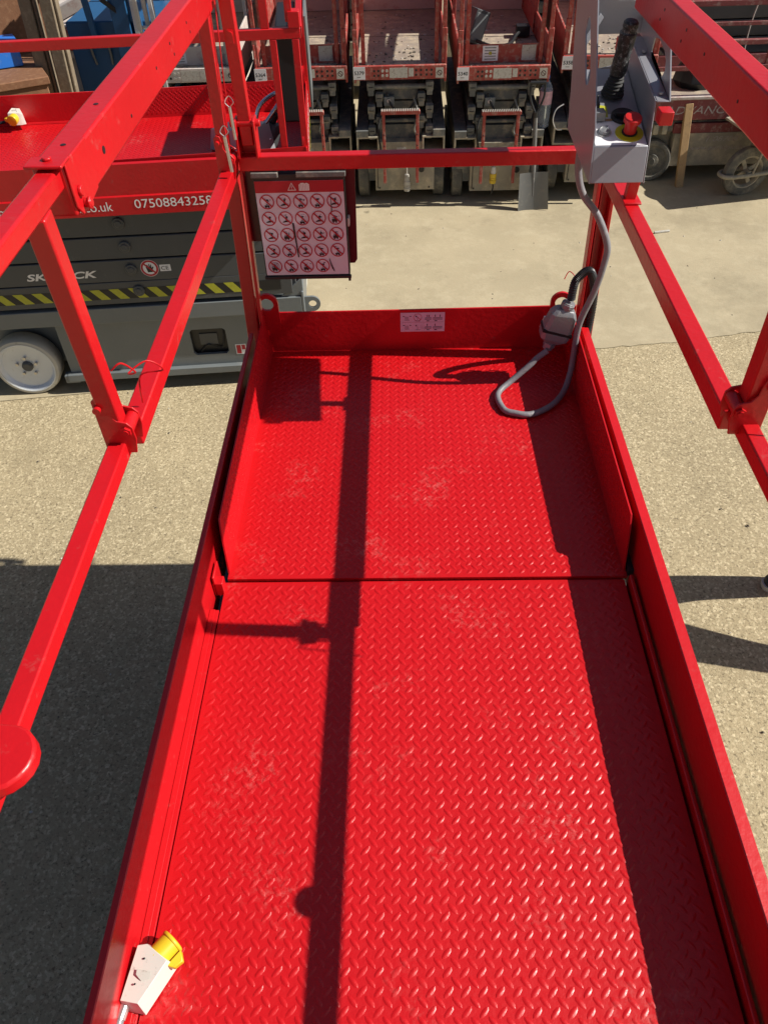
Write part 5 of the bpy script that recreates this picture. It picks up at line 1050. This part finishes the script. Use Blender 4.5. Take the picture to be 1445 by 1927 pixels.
# ================================================================ person standing beside the lift, only a shoe edge in frame
def person():
    px, py = 1.705, 2.11
    root = empty('person', 'person in dark clothes and dark shoes with pale soles standing just right of the platform', 'person', (px, py, G))
    J = {'pelvis': (0.22,-0.12,0.93,0.135,0.105), 'waist': (0.22,-0.12,1.08,0.135,0.10), 'chest': (0.20,-0.12,1.27,0.165,0.115), 'sh': (0.20,-0.12,1.42,0.085,0.07), 'neck': (0.19,-0.12,1.50,0.055,0.055), 'headb': (0.175,-0.12,1.58,0.075,0.085), 'headm': (0.165,-0.12,1.66,0.082,0.098), 'headt': (0.17,-0.12,1.74,0.055,0.065),
         'lh': (0.19,-0.03,0.88,0.095,0.095), 'lk': (0.10,0.03,0.48,0.062,0.062), 'la': (0.06,0.05,0.10,0.042,0.042), 'rh': (0.25,-0.22,0.88,0.095,0.095), 'rk': (0.30,-0.34,0.49,0.062,0.062), 'ra': (0.42,-0.42,0.10,0.042,0.042),
         'ls': (0.20,0.06,1.40,0.062,0.062), 'le': (0.16,0.14,1.12,0.045,0.045), 'lw': (0.00,0.13,0.98,0.030,0.030), 'rs': (0.20,-0.30,1.40,0.062,0.062), 're': (0.22,-0.37,1.11,0.045,0.045), 'rw': (0.12,-0.38,0.88,0.030,0.030)}
    def skin(nm, keys, edges, rootk, mm, parent):
        me = bpy.data.meshes.new(nm); me.from_pydata([J[k][:3] for k in keys], [(keys.index(a), keys.index(b_)) for a, b_ in edges], [])
        me.materials.append(M[mm]); o = bpy.data.objects.new(nm, me); COL.objects.link(o); o.parent = parent
        sk = o.modifiers.new('skin', 'SKIN'); 
        if not me.skin_vertices: me.attributes.new
        sv = me.skin_vertices[0].data if me.skin_vertices else None
        if sv:
            for i, k in enumerate(keys): sv[i].radius = J[k][3:5]; sv[i].use_root = (k == rootk)
        sk.use_smooth_shade = True
        sb_ = o.modifiers.new('sub', 'SUBSURF'); sb_.levels = 2; sb_.render_levels = 2
        return o
    def addskin(nm, keys, edges, rootk, mm, parent):
        me = bpy.data.meshes.new(nm); me.from_pydata([J[k][:3] for k in keys], [(keys.index(a), keys.index(b_)) for a, b_ in edges], [])
        me.materials.append(M[mm]); o = bpy.data.objects.new(nm, me); COL.objects.link(o); o.parent = parent
        bpy.context.view_layer.objects.active = o; o.select_set(True)
        sk = o.modifiers.new('skin', 'SKIN')
        if not me.skin_vertices:
            bpy.ops.mesh.customdata_skin_add()
        for i, k in enumerate(keys):
            me.skin_vertices[0].data[i].radius = J[k][3:5]; me.skin_vertices[0].data[i].use_root = (k == rootk)
        sk.use_smooth_shade = True; sb_ = o.modifiers.new('sub', 'SUBSURF'); sb_.levels = 2; sb_.render_levels = 2
        o.select_set(False)
        return o
    body = addskin('body', ['pelvis','waist','chest','sh','neck','headb','headm','headt','lh','lk','la','rh','rk','ra','ls','le','lw','rs','re','rw'],
        [('pelvis','waist'),('waist','chest'),('chest','sh'),('sh','neck'),('neck','headb'),('headb','headm'),('headm','headt'),('pelvis','lh'),('lh','lk'),('lk','la'),('pelvis','rh'),('rh','rk'),('rk','ra'),('sh','ls'),('ls','le'),('le','lw'),('sh','rs'),('rs','re'),('re','rw')], 'pelvis', 'bodyskin', root)
    for k in list(J):
        a = J[k]
        if k not in ('neck','headb','headm','headt'): J[k] = (*a[:3], a[3]*1.13+0.006, a[4]*1.13+0.006)
    J['la'] = (*J['la'][:3], 0.06, 0.06); J['ra'] = (*J['ra'][:3], 0.06, 0.06)
    addskin('trousers', ['pelvis','waist','lh','lk','la','rh','rk','ra'], [('pelvis','waist'),('pelvis','lh'),('lh','lk'),('lk','la'),('pelvis','rh'),('rh','rk'),('rk','ra')], 'pelvis', 'jeans', root)
    for k in ('waist','chest','sh'): J[k] = (*J[k][:3], J[k][3]*1.07, J[k][4]*1.09)
    J['sh'] = (0.20, -0.12, 1.43, 0.125, 0.105); J['pelvis'] = (0.22, -0.12, 0.90, 0.195, 0.160); J['collar'] = (0.195, -0.12, 1.515, 0.078, 0.078); J['ls'] = (0.20, 0.055, 1.405, 0.082, 0.082); J['rs'] = (0.20, -0.295, 1.405, 0.082, 0.082)
    addskin('jacket', ['pelvis','waist','chest','sh','collar','ls','le','lw','rs','re','rw'], [('pelvis','waist'),('sh','collar'),('waist','chest'),('chest','sh'),('sh','ls'),('ls','le'),('le','lw'),('sh','rs'),('rs','re'),('re','rw')], 'chest', 'jacket', root)
    # face, hair, ears, fingers
    q = MB(); q.default = 'skin'; q.tube([(0.075,-0.12,1.675),(0.062,-0.12,1.650),(0.078,-0.12,1.642)],[0.006,0.014,0.009],8)
    for sy in (-1, 1): q.lathe((0.175,-0.12+sy*0.078,1.655),(0,sy,0),[(0,0.026),(0.008,0.024),(0.010,0.01)],10)
    for sy in (-1, 1): q.cyl((0.085,-0.12+sy*0.03,1.665),(0.078,-0.12+sy*0.03,1.665),0.009,10,mm='white'); q.cyl((0.078,-0.12+sy*0.03,1.665),(0.0765,-0.12+sy*0.03,1.665),0.0045,8,mm='black')
    q.box(0.079,0.084,-0.142,-0.098,1.612,1.617,'estopred'); q.build('face', root)
    q = MB(); q.default = 'hair'
    vs = []; n1_, n2_ = 16, 8
    for i in range(n2_+1):
        th = i/n2_*R(105)
        for j in range(n1_):
            ph = j/n1_*math.tau; rx, ry = 0.094, 0.088
            z = 1.685 + 0.092*math.cos(th); x = 0.178 + rx*math.sin(th)*math.cos(ph); y = -0.12 + ry*math.sin(th)*math.sin(ph)
            if math.cos(ph) < -0.3 and th > R(62): z = 1.685 + 0.092*math.cos(R(62)); x = 0.178 + rx*math.sin(R(62))*math.cos(ph)
            vs.append((x, y, z))
    q.add(vs, [(i*n1_+j,(i+1)*n1_+j,(i+1)*n1_+(j+1)%n1_,i*n1_+(j+1)%n1_) for i in range(n2_) for j in range(n1_)]); q.build('hair', root, smooth=70)
    for (wx, wy, wz), dx_ in (((0.00,0.13,0.98), -1), ((0.12,-0.38,0.88), -1)):
        q = MB(); q.default = 'skin'; d = Vector((-0.75, 0, -0.66)).normalized() if wy > 0 else Vector((-0.35, 0, -0.93)).normalized()
        p = Vector((wx, wy, wz)); q.tube([p - d*0.02, p + d*0.03, p + d*0.085], [0.026, 0.036, 0.034], 10)
        for k in range(4):
            o_ = Vector((0, -0.027 + 0.018*k, 0)); ln = (0.066, 0.076, 0.072, 0.056)[k]
            q.tube([p + d*0.075 + o_, p + d*(0.09+ln*0.5) + o_ + Vector((0.004,0,0)), p + d*(0.08+ln) + o_ + Vector((0.02,0,0))], [0.009,0.0085,0.007], 8)
        q.tube([p + d*0.02 + Vector((0,-0.03,0)), p + d*0.055 + Vector((-0.01,-0.052,0)), p + d*0.085 + Vector((-0.01,-0.055,0))], [0.012,0.010,0.008], 8)
        q.build('hand', root, smooth=60)
    for (ax_, ay_), rz in (((0.06,0.05), R(0)), ((0.42,-0.42), R(25))):
        T = Matrix.Translation((ax_, ay_, 0)) @ Matrix.Rotation(rz, 4, 'Z')
        out = [(0.075,0.0),(0.068,0.028),(0.0,0.038),(-0.10,0.048),(-0.165,0.044),(-0.195,0.022),(-0.20,0.0),(-0.195,-0.022),(-0.165,-0.040),(-0.10,-0.045),(0.0,-0.036),(0.068,-0.028)]
        q = MB(T); q.default = 'shoe'
        def lay(z, k, sh_=0.0): return [(x*k + sh_, y*k, z) for x, y in out]
        L0, L1, L2, L3 = lay(0.028, 0.98), lay(0.055, 0.96), [(x*0.82+0.0, y*0.86, 0.075 + 0.03*max(0, (x+0.05)/0.12)) for x, y in out], [(0.02 + x*0.35, y*1.0*0.85, 0.115) for x, y in out]
        n = len(out); q.add(L0+L1+L2+L3, [list(range(n))[::-1], list(range(3*n,4*n))] + [(r_*n+i, r_*n+(i+1)%n, (r_+1)*n+(i+1)%n, (r_+1)*n+i) for r_ in range(3) for i in range(n)])
        so_ = q.build('shoe', root, smooth=70)
        q = MB(T); q.add(lay(0.003,1.0)+lay(0.030,1.02), [list(range(n))[::-1], list(range(n,2*n))] + [(i,(i+1)%n,n+(i+1)%n,n+i) for i in range(n)], 'sole'); q.build('sole', so_, smooth=50)
    return root
person()

# ---- crumbs on the ground
q = MB(); rr = random.Random(21)
for k in range(260):
    x, y = rr.uniform(-2.6, 3.2), rr.uniform(0.2, 6.0); s_ = rr.uniform(0.003, 0.008) if k > 10 else rr.uniform(0.008, 0.016)
    if -0.6 < x < 0.7 and y < 2.3: continue
    q.M = Matrix.Translation((x, y, G + 0.005)) @ Matrix.Rotation(rr.uniform(0, 3), 4, 'Z') @ Matrix.Rotation(rr.uniform(-0.4, 0.4), 4, 'X')
    q.add([(-s_,0,0),(0,-s_*0.7,0),(s_*1.2,0,0),(0,s_*0.8,0),(0,0,s_*0.7)], [(0,1,4),(1,2,4),(2,3,4),(3,0,4)], rr.choice(['debris','debris','oldsticker']))
o = q.build('gravel_crumbs', smooth=0); o['kind'] = 'stuff'; o['label'] = 'small stones and crumbs scattered over the yard'
q = MB(Matrix.Translation((1.95, 5.55, G+0.006)) @ Matrix.Rotation(R(12), 4, 'Z')); q.box(-0.06,0.06,-0.008,0.008,0,0.012,'oldsticker'); tag(q.build('wood_sliver', bevel=0.002), 'short pale sliver of wood lying on the concrete', 'wood scrap')
bpy.context.view_layer.update()
